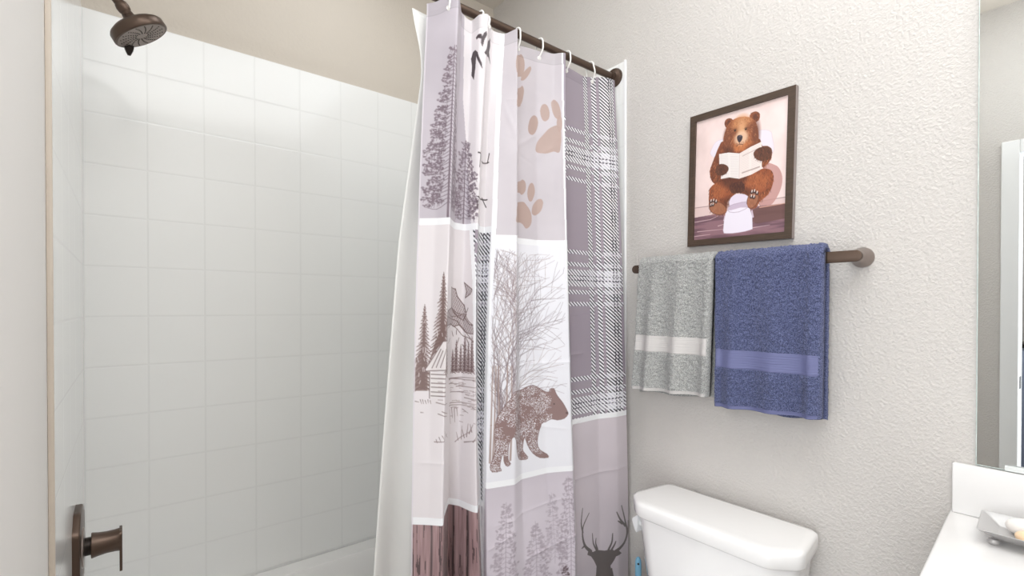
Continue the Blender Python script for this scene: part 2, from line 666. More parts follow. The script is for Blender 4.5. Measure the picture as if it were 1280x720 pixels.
loft(bm, [rr(x0, x1, y0, y1, 0.004, 0.0), rr(x0, x1, y0, y1, 0.004, zr - 0.01), rr(x0 + 0.004, x1 - 0.004, y0 + 0.004, y1 - 0.004, 0.004, zr),
          rr(x0 + 0.075, x1 - 0.075, y0 + 0.075, y1 - 0.075, 0.1, zr), rr(x0 + 0.088, x1 - 0.088, y0 + 0.085, y1 - 0.085, 0.1, zr - 0.014),
          rr(x0 + 0.13, x1 - 0.17, y0 + 0.115, y1 - 0.115, 0.11, 0.13), rr(x0 + 0.19, x1 - 0.24, y0 + 0.17, y1 - 0.17, 0.1, 0.09)])
tag(obj('bathtub', bm, M['porcelain']), 'white alcove bathtub below the tiled surround, behind the shower curtain', 'bathtub')

# ------------------------------------------------------------------ shower head on the left end wall
YS = 1.55
sh = thing('overhead_shower', (0.0, YS, 2.15), 'round bronze shower head on a bent arm, upper left above the tub', 'shower head')
n = Vector((math.sin(math.radians(33)), 0, -math.cos(math.radians(33))))       # the way the face looks
fc = Vector((0.1405, YS, 2.012))                                               # centre of the face
bk = fc - n * 0.062                                                            # ball joint
obj('head_body', lathe(bmesh.new(), fc, n, [(0.0, -0.050), (0.012, -0.050), (0.014, -0.046), (0.0165, -0.042), (0.019, -0.039), (0.030, -0.036), (0.049, -0.029),
                                            (0.0595, -0.0225), (0.0625, -0.018), (0.0632, -0.002), (0.0622, 0.0), (0.0585, 0.0012), (0.0575, -0.0006), (0.0, -0.0006)], 56), M['bronze'], sh)
nf = obj('nozzle_face', lathe(bmesh.new(), fc, n, [(0.0, 0.0006), (0.0150, 0.0010), (0.0572, 0.0012), (0.0575, -0.0004), (0.0, -0.0004)], 56), M['nozzle'], sh)
ex, ey, ez = frame_of(n)
bm = bmesh.new()
for k in range(16):
    a = 2 * PI * k / 16
    for j in range(7):
        r = 0.0155 + j * 0.0058
        p = fc + ex * (r * math.cos(a + j * 0.05)) + ey * (r * math.sin(a + j * 0.05)) + n * 0.0008
        lathe(bm, p, n, [(0.0019, 0.0), (0.0014, 0.0014), (0.0, 0.0016)], 7)
o = obj('nozzles', bm, M['nozzle_dark'], nf)
bm = lathe(bmesh.new(), bk, n, [(0.0, -0.020), (0.010, -0.020), (0.0135, -0.014), (0.0148, -0.006), (0.0135, 0.002), (0.0115, 0.006), (0.0128, 0.012), (0.0, 0.012)], 32)
obj('ball_joint', bm, M['bronze'], sh)
base = Vector((0.012, YS, 2.128))
bm = tube(bmesh.new(), smooth_open([tuple(base), (0.040, YS, 2.124), (0.072, YS, 2.108), tuple(bk - n * 0.010)], 8), 0.0112, 18)
obj('shower_arm', bm, M['bronze'], sh)
obj('arm_flange', lathe(bmesh.new(), (0.0077, YS, 2.128), (1, 0, 0), [(0.0, 0.0), (0.031, 0.0), (0.030, 0.003), (0.017, 0.011), (0.0, 0.011)], 36), M['bronze'], sh)
inp = Vector((math.cos(math.radians(33)), 0, math.sin(math.radians(33))))
pl = fc + Vector((0, 0.040, 0)) - inp * 0.034 + n * 0.006
bm = loft(bmesh.new(), [[tuple(pl + Vector((sx * a, sy * b, dz))) for sx, sy in ((-1, -1), (1, -1), (1, 1), (-1, 1))] for a, b, dz in ((0.0105, 0.007, 0.006), (0.009, 0.006, -0.003), (0.006, 0.004, -0.011), (0.003, 0.002, -0.018))])
obj('spray_lever', bm, M['bronze_dark'], sh)

# ------------------------------------------------------------------ shower valve
sv = thing('shower_valve', (0.0077, YS, 0.747), 'bronze shower valve with lever handle, low on the left end wall', 'shower valve')
PX0 = 0.0078
plate = rounded([(-0.085, -0.060), (-0.040, -0.096), (0.040, -0.096), (0.085, -0.060), (0.085, 0.060), (0.040, 0.096), (-0.040, 0.096), (-0.085, 0.060)], 0.012)
bm = prism(bmesh.new(), plate, (PX0, YS, 0.747), (0, 1, 0), (0, 0, 1), (1, 0, 0), 0.0135, 0.004)
obj('escutcheon', bm, M['bronze'], sv)
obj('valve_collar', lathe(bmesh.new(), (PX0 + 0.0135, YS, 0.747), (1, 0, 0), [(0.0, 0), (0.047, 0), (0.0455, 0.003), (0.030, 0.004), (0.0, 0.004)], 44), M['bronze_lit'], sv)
obj('sleeve', lathe(bmesh.new(), (PX0 + 0.0135, YS, 0.747), (1, 0, 0), [(0.0, 0), (0.021, 0), (0.021, 0.020), (0.0, 0.020)], 36), M['bronze_dark'], sv)
hd = obj('handle', lathe(bmesh.new(), (PX0 + 0.0295, YS, 0.747), (1, 0, 0), [(0.0, 0.0), (0.0290, 0.0), (0.0298, 0.0015), (0.0275, 0.012), (0.0255, 0.028), (0.0258, 0.044), (0.0275, 0.056), (0.0280, 0.058), (0.0, 0.058)], 44), M['bronze'], sv)
lev = rounded([(-0.0275, 0.027), (0.0275, 0.027), (0.022, -0.075), (-0.022, -0.075)], 0.012)
obj('lever', prism(bmesh.new(), lev, (PX0 + 0.0825, YS, 0.747), (0, 1, 0), (0, 0, 1), (1, 0, 0), 0.0055, 0.0015), M['bronze'], hd)

# ------------------------------------------------------------------ curtain rod and rings
RY, RZ = 1.164, 2.167
cr = thing('curtain_rod', (W / 2, RY, RZ), 'dark bronze shower curtain rod spanning the tub from wall to wall', 'curtain rod')
obj('rod', tube(bmesh.new(), [(0.016, RY, RZ), (W - 0.016, RY, RZ)], 0.0118, 24), M['bronze'], cr)
for xx, sg in ((0.0078, 1), (W - 0.0078, -1)):
    obj('flange', lathe(bmesh.new(), (xx, RY, RZ), (sg, 0, 0), [(0.0, 0), (0.033, 0), (0.0335, 0.006), (0.030, 0.013), (0.0175, 0.017), (0.0175, 0.028), (0.0, 0.028)], 40), M['bronze'], cr)

RINGX = [(0.783, 'first white ring from the left, on the lilac pine fold'), (0.915, 'second white ring from the left, at the bird panel'),
         (1.052, 'third white ring, at the lilac edge beside the bird panel'), (1.145, 'fourth white ring, in the middle of the paw print panel'),
         (1.268, 'fifth white ring, at the seam of paw print and plaid'), (1.382, 'sixth white ring, on the plaid panel nearest the wall')]

# ------------------------------------------------------------------ printed shower curtain
# plan of the folds: (x, y) of each fold line at the heights in ZR
TAB = [[(0.7407, 1.165), (0.6843, 1.125), (0.6557, 1.095)], [(0.7746, 1.13), (0.7185, 1.095), (0.686, 1.065)], [(0.8023, 1.102), (0.74, 1.06), (0.7143, 1.04)], [(0.8195, 1.125), (0.7574, 1.085), (0.752, 1.1)], [(0.8458, 1.158), (0.7971, 1.13), (0.806, 1.17)], [(0.881, 1.158), (0.8317, 1.132), (0.8118, 1.125)], [(0.8859, 1.125), (0.8413, 1.095), (0.8152, 1.06)], [(0.907, 1.112), (0.8442, 1.084), (0.8268, 1.04)], [(0.9345, 1.15), (0.8777, 1.125), (0.8607, 1.085)], [(0.9571, 1.165), (0.8991, 1.132), (0.873, 1.095)], [(0.9906, 1.15), (0.8948, 1.095), (0.8615, 1.06)], [(1.0121, 1.112), (0.9667, 1.06), (0.9439, 1.046)], [(1.0481, 1.16), (1.0012, 1.095), (0.9915, 1.058)], [(1.134, 1.168), (1.083, 1.092), (1.0931, 1.05)], [(1.1944, 1.15), (1.12, 1.068), (1.1363, 1.04)], [(1.2174, 1.118), (1.1553, 1.042), (1.1698, 1.026)], [(1.2539, 1.166), (1.2188, 1.105), (1.2296, 1.08)], [(1.3822, 1.172), (1.352, 1.108), (1.3459, 1.085)], [(1.4635, 1.15), (1.42, 1.085), (1.4271, 1.07)], [(1.4989, 1.15), (1.4655, 1.08), (1.4895, 1.078)]]
ZR = [2.12, 1.30, 0.60]


def cloth_surface(S, Z):
    T = np.array(TAB)
    d = np.hypot(*(np.diff(T[:, 1, :], axis=0).T))
    s = np.r_[0, np.cumsum(d)]
    fs = np.arange(-0.03, s[-1] + 0.03, 0.002)
    k = np.exp(-0.5 * (np.arange(-8, 9) * 0.002 / 0.0042) ** 2)
    k /= k.sum()
    rows = []
    for j in range(3):
        o = []
        for c in range(2):
            v = np.interp(fs, s, T[:, j, c])
            v = np.where(fs < 0, T[0, j, c] + (T[1, j, c] - T[0, j, c]) / (s[1] - s[0]) * fs, v)
            v = np.where(fs > s[-1], T[-1, j, c] + (T[-1, j, c] - T[-2, j, c]) / (s[-1] - s[-2]) * (fs - s[-1]), v)
            v = np.convolve(np.pad(v, 8, mode='edge'), k, 'valid')
            o.append(np.interp(S, fs, v))
        rows.append(o)
    rows = np.array(rows)
    z0, z1, z2 = ZR
    zz = np.clip(np.asarray(Z, float), z2, z0)
    L0 = (zz - z1) * (zz - z2) / ((z0 - z1) * (z0 - z2))
    L1 = (zz - z0) * (zz - z2) / ((z1 - z0) * (z1 - z2))
    L2 = (zz - z0) * (zz - z1) / ((z2 - z0) * (z2 - z1))
    P = np.einsum('jz,jcs->czs', np.array([L0, L1, L2]), rows)
    return P[0], P[1], s[-1]


FEAT = {'bear':[(662,1002),(650,990),(627,986),(608,990),(589,982),(574,978),(563,952),(557,924),(565,902),(588,886),(591,876),(564,880),(541,898),(525,924),(516,948),(509,924),(510,908),(524,890),(517,884),(486,892),(468,918),(463,942),(453,962),(443,958),(435,942),(434,902),(441,890),(433,884),(424,894),(421,922),(414,904),(411,884),(415,874),(391,874),(385,888),(389,902),(398,932),(396,968),(399,1006),(407,1028),(425,1052),(440,1070),(453,1088),(504,1084),(523,1090),(549,1094),(574,1082),(591,1072),(605,1070),(607,1078),(620,1080),(626,1066),(633,1054),(643,1042),(652,1028),(661,1010)],'deer':[(874,432),(877,460),(861,484),(845,502),(823,514),(828,524),(856,514),(879,514),(914,502),(943,498),(957,486),(969,486),(981,472),(957,470),(949,458),(936,444),(942,410)],'antler0':[(845,518),(811,546),(796,582),(801,614),(835,648)],'antler1':[(797,594),(790,626),(800,672)],'antler2':[(808,548),(792,544)],'antler3':[(877,514),(858,542),(852,576)],'antler4':[(883,514),(872,538),(874,554)],'antler5':[(955,488),(993,502),(1007,534),(997,578),(981,638)],'antler6':[(998,560),(973,594),(960,622)],'antler7':[(1005,520),(1012,542),(1012,572)],'antler8':[(928,500),(941,524),(944,552)],'antler9':[(939,496),(951,512),(956,522)],'antler10':[(984,574),(965,590)],'bird0':[(233,2084),(242,2088),(252,2088),(254,2080),(256,2090),(261,2096),(263,2086),(258,2072),(255,2050),(252,2062),(252,2074),(245,2078),(237,2076)],'bird1':[(214,2028),(222,2046),(233,2048),(244,2038),(255,2006),(257,1988),(250,2006),(238,2028),(236,1996),(231,1962),(219,1978),(220,2006)],'bird2':[(259,2036),(269,2054),(319,2096),(326,2108),(329,2088),(324,2066),(335,2038),(322,2050),(262,2030)],'twig0':[(256,1752),(321,1738),(346,1744)],'twig1':[(267,1756),(263,1712)],'twig2':[(347,1770),(341,1742)],'twig3':[(259,1628),(346,1634)],'twig4':[(270,1620),(266,1596)],'twig5':[(322,1636),(342,1612)],'twig6':[(258,1616),(258,1596)],'toe0':[(589,1892),(585,1878),(578,1866),(568,1858),(560,1858),(553,1862),(550,1874),(552,1888),(557,1904),(565,1916),(575,1924),(583,1924),(588,1918),(590,1906)],'toe1':[(620,1942),(620,1928),(617,1918),(612,1912),(607,1910),(602,1914),(598,1924),(596,1936),(596,1948),(599,1960),(603,1966),(609,1968),(614,1964),(618,1954)],'toe2':[(654,1956),(656,1940),(656,1928),(652,1920),(645,1920),(638,1924),(631,1936),(627,1950),(625,1964),(625,1976),(629,1984),(634,1986),(642,1980),(649,1970)],'toe3':[(660,1904),(659,1890),(657,1882),(653,1876),(649,1876),(646,1882),(643,1892),(642,1904),(643,1918),(646,1928),(649,1932),(653,1932),(657,1926),(659,1916)],'toe4':[(539,1686),(537,1676),(531,1668),(524,1662),(517,1662),(511,1666),(460,1662),(458,1670),(460,1680),(515,1702),(523,1708),(530,1708),(536,1704),(539,1696)],'toe5':[(576,1676),(572,1664),(566,1652),(560,1646),(553,1646),(548,1652),(545,1662),(545,1674),(548,1686),(554,1698),(561,1704),(568,1704),(573,1698),(576,1688)],'toe6':[(598,1626),(591,1614),(583,1608),(574,1604),(566,1606),(562,1612),(563,1624),(568,1636),(578,1648),(587,1656),(594,1658),(599,1656),(602,1648),(601,1638)],'toe7':[(536,2080),(534,2062),(529,2046),(522,2036),(514,2034),(458,2010),(448,2020),(445,2038),(448,2054),(457,2068),(514,2110),(522,2114),(529,2108),(534,2096)],'toe8':[(552,2050),(543,2038),(533,2028),(525,2024),(520,2024),(521,2032),(524,2042),(531,2054),(541,2066),(551,2076),(559,2082),(563,2080),(564,2074),(559,2062)],'toe9':[(530,1972),(526,1956),(519,1942),(513,1934),(457,1910),(452,1916),(451,1928),(455,1942),(456,1956),(517,1998),(523,2006),(528,2006),(532,2000),(533,1988)],'pad0':[(583,1808),(586,1836),(604,1866),(622,1890),(642,1898),(656,1884),(655,1828),(649,1808),(632,1812),(609,1804)],'pad1':[(453,1588),(460,1618),(521,1640),(541,1632),(559,1610),(559,1578),(538,1560),(514,1576),(455,1566)],'roof':[(29,1166),(77,1238),(104,1240),(94,1166),(33,1162)],'cab0':[(41,1160),(42,1094)],'cab1':[(47,1170),(71,1218)],'cab2':[(59,1172),(77,1214)],'cab3':[(71,1172),(88,1218)],'cab4':[(45,1154),(95,1154)],'cab5':[(45,1144),(92,1144)],'cab6':[(46,1132),(94,1132)],'cab7':[(46,1122),(92,1122)],'cab8':[(46,1110),(94,1110)],'cab9':[(46,1100),(94,1100)],'cab10':[(31,1162),(94,1166)],'cab11':[(29,1166),(77,1238)],'cab12':[(77,1238),(104,1240)],'lake0':[(5,1086),(15,1084)],'lake1':[(18,1090),(22,1080)],'lake2':[(24,1090),(27,1080)],'lake3':[(31,1088),(34,1080)],'lake4':[(38,1090),(39,1082)],'lake5':[(44,1088),(46,1080)],'lake6':[(20,1058),(27,1058)],'lake7':[(61,1084),(132,1072)],'lake8':[(67,1056),(134,1038)],'lake9':[(78,1062),(139,1044)],'lake10':[(58,986),(140,990)],'lake11':[(63,992),(66,984)],'lake12':[(71,998),(76,988)],'lake13':[(80,1002),(88,992)],'lake14':[(95,1010),(146,978)],'lake15':[(152,1120),(223,1112)],'lake16':[(196,1108),(274,1108)],'lake17':[(173,1094),(243,1092)],'lake18':[(224,1078),(314,1072)],'lake19':[(168,1064),(271,1064)],'lake20':[(161,1058),(278,1056)],'lake21':[(182,1050),(186,1022)],'lake22':[(191,1048),(194,1010)],'lake23':[(199,1048),(203,1026)],'lake24':[(171,1046),(179,1006)],'lake25':[(218,1046),(237,1038)],'lake26':[(250,1054),(272,1048)],'lake27':[(196,956),(244,990)],'lake28':[(206,960),(200,982)],'lake29':[(216,964),(218,1000)],'lake30':[(226,970),(217,994)],'lake31':[(233,974),(238,1010)],'lake32':[(241,984),(253,1010)],'lake33':[(249,990),(244,1010)],'lake34':[(226,958),(266,970)],'lake35':[(253,964),(267,980)],'lake36':[(149,1134),(223,1126),(313,1132)],'lake37':[(154,1130),(272,1134)],'mount0':[(126,1270),(163,1278),(188,1270),(209,1250),(219,1244)],'mount1':[(96,1302),(184,1290),(201,1278),(219,1262),(252,1230)],'mount2':[(173,1316),(197,1300),(218,1306),(237,1284),(266,1268)],'mount3':[(219,1244),(237,1240),(264,1224)],'mount4':[(96,1322),(160,1300),(190,1300)],'mount5':[(217,1332),(225,1310),(232,1322)],'mount6':[(176,1260),(182,1246)],'mount7':[(193,1262),(193,1250)],'mount8':[(154,1242),(133,1230)],'mount9':[(202,1240),(190,1208)],'mount10':[(213,1222),(231,1204)],'mount11':[(227,1240),(238,1222)],'crag0':[(96,1312),(171,1324),(191,1310),(218,1300),(237,1278),(253,1274),(255,1252),(241,1252),(223,1256),(201,1276),(184,1272),(164,1280),(96,1276)],'crag1':[(156,1378),(186,1374),(193,1354),(218,1328),(226,1304),(216,1288),(195,1298),(182,1314),(158,1328)],'crag2':[(216,1392),(247,1372),(239,1360),(221,1350),(225,1368)]}

WS = cloth_surface(np.array([0.0]), [2.0])[2]
DS = 0.0015
S = np.arange(0, WS + DS / 2, DS)
Z = np.arange(2.142, 0.24, -DS)
X, Y, _ = cloth_surface(S, Z)
ZZ = np.repeat(Z[:, None], len(S), 1)
# below the tub rim the cloth hangs outside the tub
lowk = np.clip((0.60 - ZZ) / 0.15, 0, 1)
lowk = lowk * lowk * (3 - 2 * lowk)
Y = Y - lowk * np.maximum(0, Y - 1.085)
# the gathers at the top edge: the cloth rides up on the crests and dips between the rings
topk = np.clip((ZZ - 1.95) / 0.19, 0, 1) ** 1.5
lift = np.interp(S, [0, .03, .063, .11, .175, .199, .246, .286, .321, .347, .386, .47, .505, .575, .657, .678, .722, .787, .871, .951, WS],
                 [-.004, .0, .022, .024, .012, -.004, .004, .012, .010, -.002, -.004, .006, -.012, .002, .004, .0, -.014, -.008, -.014, .004, .006])
lift = np.convolve(np.pad(lift, 10, mode='edge'), np.ones(21) / 21, 'valid')
ZZ = ZZ + topk * lift[None, :]
# packing creases and soft wrinkles of the thin cloth
CRE = np.zeros_like(ZZ)
for s0, s1, zc, sl, amp in ((0.0, .16, .932, .02, .0022), (.70, WS, .775, -.02, .0022), (.386, .70, .725, .10, .002), (.0, .30, .600, -.03, .0025), (.35, .68, 1.14, .02, .0015),
                            (.48, .70, 1.155, .02, .003), (.68, .83, 1.17, .02, .003), (.70, WS, 1.30, .0, .001), (.36, .48, .66, .35, .003), (.505, .70, .60, .2, .003), (.386, .505, 1.93, .0, .0012), (.70, .99, .93, .3, .0015),
                            (.505, .68, .98, -.15, .002), (.0, .17, .46, .1, .003)):
    d = ZZ - (zc + sl * (S[None, :] - s0))
    win = np.clip((S[None, :] - s0) / .03, 0, 1) * np.clip((s1 - S[None, :]) / .03, 0, 1)
    CRE += amp * np.exp(-np.abs(d) / 0.006) * win
for k in range(26):
    sc, zc = RNG.uniform(.02, WS - .02), RNG.uniform(.3, 2.0)
    ang, ln, wd, amp = RNG.uniform(-1.2, 1.2), RNG.uniform(.05, .14), RNG.uniform(.006, .014), RNG.uniform(-.0022, .0022)
    u = (S[None, :] - sc) * math.cos(ang) + (ZZ - zc) * math.sin(ang)
    v = -(S[None, :] - sc) * math.sin(ang) + (ZZ - zc) * math.cos(ang)
    CRE += amp * np.exp(-(v / wd) ** 2 - (u / ln) ** 2)
Y = Y - CRE
# hem thickness at the top
xs, ys = S * 1000, Z * 1000
A = Art(xs, ys)
XS, YS2 = np.meshgrid(xs, ys)
SH, SW = A.img.shape[:2]


def noise2(shape, cells, seed, octv=4):
    r = np.random.default_rng(seed)
    out = np.zeros(shape)
    amp, tot = 1.0, 0.0
    cy, cx = cells
    for _ in range(octv):
        g = r.random((int(cy) + 3, int(cx) + 3))
        yy = np.linspace(0, cy, shape[0])
        xx = np.linspace(0, cx, shape[1])
        yi, xi = yy.astype(int), xx.astype(int)
        fy, fx = (yy - yi)[:, None], (xx - xi)[None, :]
        fy, fx = fy * fy * (3 - 2 * fy), fx * fx * (3 - 2 * fx)
        a = g[yi][:, xi] * (1 - fy) * (1 - fx) + g[yi + 1][:, xi] * fy * (1 - fx) + g[yi][:, xi + 1] * (1 - fy) * fx + g[yi + 1][:, xi + 1] * fy * fx
        out += a * amp
        tot += amp
        amp *= 0.5
        cy, cx = cy * 2, cx * 2
    return out / tot


def bline(z, zs, vs):
    return np.interp(z, zs[::-1], vs[::-1])


AB = bline(ys, [2150, 1900, 1600, 1400, 1180, 850, 300], [186, 192, 231, 253, 263, 324, 328])[:, None]
BC = bline(ys, [2100, 1580, 1290, 850, 630, 300], [369, 379, 370, 357, 340, 330])[:, None]
CD = bline(ys, [2150, 1980, 1530, 1280, 780, 530, 300], [661, 663, 670, 680, 713, 709, 706])[:, None]
WHITE = np.array([252, 252, 254.])
img = A.img
big = noise2((SH, SW), (12, 6), 3)
cA, cB, cC, cD = XS < AB, (XS >= AB) & (XS < BC), (XS >= BC) & (XS < CD), XS >= CD


def fill(mask, col, var=0.0):
    img[mask] = np.array(col, float) + ((big[mask] - 0.5) * var)[:, None]


fill(cA & (YS2 > 1545), (200, 192, 200), 26)
fill(cA & (YS2 <= 1545) & (YS2 > 785), (235, 228, 230), 6)
fill(cB, (238, 232, 234), 8)
fill(cC & (YS2 > 1522), (210, 203, 208), 22)
fill(cC & (YS2 <= 1522) & (YS2 > 836), (243, 242, 247), 6)
fill(cC & (YS2 <= 836), (212, 203, 211), 26)
fill(cD & (YS2 <= 955), (216, 206, 212), 14)

# wood planks, bottom of the left column
wd = cA & (YS2 <= 785)
wd = (XS < AB) & (YS2 <= 785)
grain = noise2((SH, SW), (26, 210), 11, 3)
streak = noise2((SH, SW), (5, 60), 12, 3)
wc = np.stack([160 + 70 * (grain - .5) + 40 * (streak - .5), 130 + 68 * (grain - .5) + 38 * (streak - .5), 131 + 66 * (grain - .5) + 38 * (streak - .5)], -1)
dk = (grain < .34)[..., None]
wc = np.where(dk, wc * .62, wc)
for xp in (52, 112, 150, 192, 236, 290):
    g = np.exp(-((XS - xp - 3 * np.sin(YS2 / 90)) / 3.0) ** 2)[..., None]
    wc = wc * (1 - .5 * g)
img[wd] = wc[wd]


# plaid
def plaid(mask, s_off, z_off=0):
    x, y = XS - s_off, YS2 - z_off
    tw = ((x / 1.25 + y) % 12.4) < 6.6                        # diagonal twill
    tf = np.clip(np.abs(((x / 1.25 + y) % 12.4) - 6.2) / 1.5 - 1.3, 0, 1)
    dark, lite, mauve = np.array([46, 43, 56.]), np.array([250, 249, 252.]), np.array([166, 155, 166.])
    yy = (y - 1835) % 415
    yy = np.where(yy > 207, yy - 415, yy)

    def vb(a, b):
        return (x > a) & (x < b)

    def hb(a, b):
        return (yy > a) & (yy < b)

    def mix(c0, c1):
        return c0 * (1 - tf[..., None]) + c1 * tf[..., None]
    wide_v, wide_h = vb(932, 1000), hb(-28, 28)
    thin_v = vb(866, 887) | vb(904, 922) | vb(690, 700)
    thin_h = hb(79, 93) | hb(38, 52) | hb(-53, -39) | hb(-92, -78)
    out = np.broadcast_to(mauve, (SH, SW, 3))
    out = np.where(thin_h[..., None], mix(np.array([86, 80, 92.]), lite), out)
    out = np.where(wide_h[..., None], mix(np.array([112, 106, 118.]), lite), out)
    out = np.where((thin_v | wide_v)[..., None], mix(dark, lite), out)
    out = np.where((wide_v & wide_h)[..., None], mix(np.array([214, 211, 222.]), lite), out)
    out = np.where(((wide_v & thin_h) | (thin_v & wide_h))[..., None], mix(np.array([168, 162, 176.]), lite), out)
    dv = ((y % 11) < 6)
    for a in (966, 982):
        out = np.where((vb(a, a + 5) & dv)[..., None], np.array([56, 50, 64.]), out)
    dh = ((x % 13) < 7)
    for a in (-9, 5):
        out = np.where((hb(a, a + 4) & dh)[..., None], np.array([70, 64, 78.]), out)
    img[mask] = out[mask]


plaid(cD & (YS2 > 955), 0)
plaid(cB & (YS2 <= 1538) & (YS2 > 780), -634)
img[cB & (YS2 <= 780)] = (202, 194, 201)


# pine trees drawn with leafy clusters
def pine(x, y0, y1, wid, col, seed, dens=1.0, a=0.85, hollow=True, lop=(1.0, 1.0)):
    r = random.Random(seed)
    h = y1 - y0
    A.line([(x, y0), (x, y1)], 7 * wid / 90, col, a, 1.8)
    n = int(h / 13 * dens)
    for i in range(n):
        f = i / n
        y = y0 + h * (0.10 + 0.90 * f)
        for sg, lp in ((-1, lop[0]), (1, lop[1])):
            ln = wid * lp * min(1, (1 - f) ** 0.75 * 1.25) * (0.6 + 0.4 * r.random()) + 5
            dr = r.uniform(.10, .28)
            pts = smooth_open([(x, y), (x + sg * ln * .5, y - ln * dr * 1.2), (x + sg * ln, y - ln * dr + 3)], 3)
            A.line(pts, 2.0, col, a * .9, 1.2)
            m = max(2, int(ln / 7.5))
            for k in range(m):
                t = 0.30 + 0.75 * (k + r.random()) / m
                px, py = x + sg * ln * t, y - ln * dr * min(t, 1) + r.uniform(-3, 9)
                q = r.uniform(4.0, 8.5)
                for _ in range(3):
                    ox, oy = r.uniform(-q, q) * .7, r.uniform(-q, q) * .5
                    A.dot(px + ox, py + oy, q * .55, col, a * .75, q * .42)
                if hollow and q > 5.2:
                    A.dot(px + .6, py + .5, q * .34, (192, 183, 191), .85, q * .24)
                if r.random() < .5:
                    A.line([(px, py - q * .4), (px + sg * r.uniform(1, 4), py - q - r.uniform(3, 9))], 1.4, col, a * .8)


PC = (124, 108, 118)
pine(80, 1550, 2012, 96, PC, 5, 1.15, .9, True, (.74, 1.05))
pine(206, 1550, 1790, 60, PC, 8, 1.0, .85, True, (.5, 1.0))


# little spiky firs of the cabin scene
def fir(x, y0, y1, wid, col, seed, a=.95):
    r = random.Random(seed)
    n = int((y1 - y0) / 9)
    A.line([(x, y0), (x, y1)], 2.5, col, a, 1.0)
    for i in range(n):
        f = i / n
        y = y0 + (y1 - y0) * f
        ln = wid * (1 - f) ** .9 * r.uniform(.75, 1.1) + 2
        for sg in (-1, 1):
            e = (x + sg * ln, y - ln * .35 - r.uniform(0, 4))
            A.poly([(x, y + 9), (x + sg * ln * .55, y + 1), e, (x + sg * ln * .5, y - 5), (x, y - 2)], col, a)
            A.line([(x + sg * ln * .25, y - 1), (x + sg * ln * .7, y - ln * .2)], 1.6, (240, 232, 232), .8)


INK = (126, 102, 98)
fir(24, 1118, 1332, 33, INK, 3)
fir(74, 1176, 1414, 42, INK, 4)
fir(106, 1150, 1300, 28, INK, 14)
A.poly([(0, 1112), (36, 1112), (36, 1180), (20, 1215), (0, 1190)], INK, .75)
A.poly([(36, 1180), (74, 1240), (108, 1275), (96, 1300), (60, 1250)], INK, .8)
for k in range(70):
    x, y = RNG.uniform(0, 110), RNG.uniform(1115, 1300)
    A.line([(x, y), (x + RNG.uniform(-4, 4), y + RNG.uniform(6, 14))], 1.6, (240, 232, 232), .8)
A.poly(FEAT['roof'], (236, 229, 229))
roof_w = [p for p in FEAT['cab0']]
A.poly([FEAT['cab0'][0], FEAT['cab0'][1], FEAT['cab9'][1], FEAT['cab4'][1]], (238, 232, 232))
for k in range(13):
    A.line(FEAT['cab%d' % k], 2.2, (120, 100, 98), .9)
for k in range(6):
    p = FEAT['cab%d' % (k + 4)]
    A.line([(p[0][0] + 20, p[0][1] - 9), (p[1][0] - 14, p[1][1] - 9)], 1.4, (150, 130, 128), .8)
for n_ in ('crag0', 'crag1', 'crag2'):
    A.poly(FEAT[n_], (186, 172, 174), .45)
    sl, mk = A.inside(FEAT[n_])
    xx, yy = np.meshgrid(xs[sl[1]], ys[sl[0]])
    h1 = ((xx + yy) % 6 < 2.2) | ((xx - yy * .6) % 8 < 2.0)
    A.blend(sl, mk * h1 * .7, (118, 98, 98))
    A.line(FEAT[n_] + FEAT[n_][:1], 2.4, (110, 88, 86), .9)
k = 0
while 'mount%d' % k in FEAT:
    A.line(smooth_open(FEAT['mount%d' % k], 3), 2.0, (120, 98, 96), .9)
    k += 1
for x, y0, y1 in ((194, 1150, 1235), (209, 1150, 1222), (223, 1150, 1250), (236, 1150, 1230), (248, 1150, 1246), (182, 1150, 1210)):
    fir(x, y0, y1, 12, (122, 100, 100), int(x))
k = 0
while 'lake%d' % k in FEAT:
    A.line(FEAT['lake%d' % k], 2.2 if k < 30 else 3.0, (132, 110, 108), .85, 1.0)
    k += 1
for k in range(40):
    x, y = RNG.uniform(165, 258), RNG.uniform(1010, 1140)
    A.line([(x, y), (x + RNG.uniform(6, 18), y + RNG.uniform(-2, 2))], 1.4, (140, 118, 116), .7)

# birds and twigs
for k in range(3):
    A.poly(FEAT['bird%d' % k], (74, 62, 66))
for k in range(7):
    A.line(FEAT['twig%d' % k], 3.6, (70, 58, 60))
# paw prints
PAW = (186, 160, 150)
for k in range(10):
    A.poly(smooth_closed(FEAT['toe%d' % k], 2), PAW, .92)
for k in range(2):
    A.poly(smooth_closed(FEAT['pad%d' % k]), PAW, .92)

# thicket of bare trees behind the bear
rb = random.Random(21)


def branch(x, y, ang, ln, wdt, depth, col):
    pts = [(x, y)]
    n_ = max(3, int(ln / 22))
    for i_ in range(n_):
        ang += rb.uniform(-.16, .16)
        x += math.cos(ang) * ln / n_
        y += math.sin(ang) * ln / n_
        pts.append((x, y))
        if depth > 0 and rb.random() < .75 and i_ > 0:
            branch(x, y, ang + rb.choice((-1, 1)) * rb.uniform(.35, .8), ln * rb.uniform(.3, .5), wdt * .5, depth - 1, col)
    pts = [p_ for p_ in pts if 382 < p_[0] < 664 and p_[1] < 1490]
    if len(pts) > 1:
        A.line(pts, wdt, col, .62, max(.8, wdt * .4))


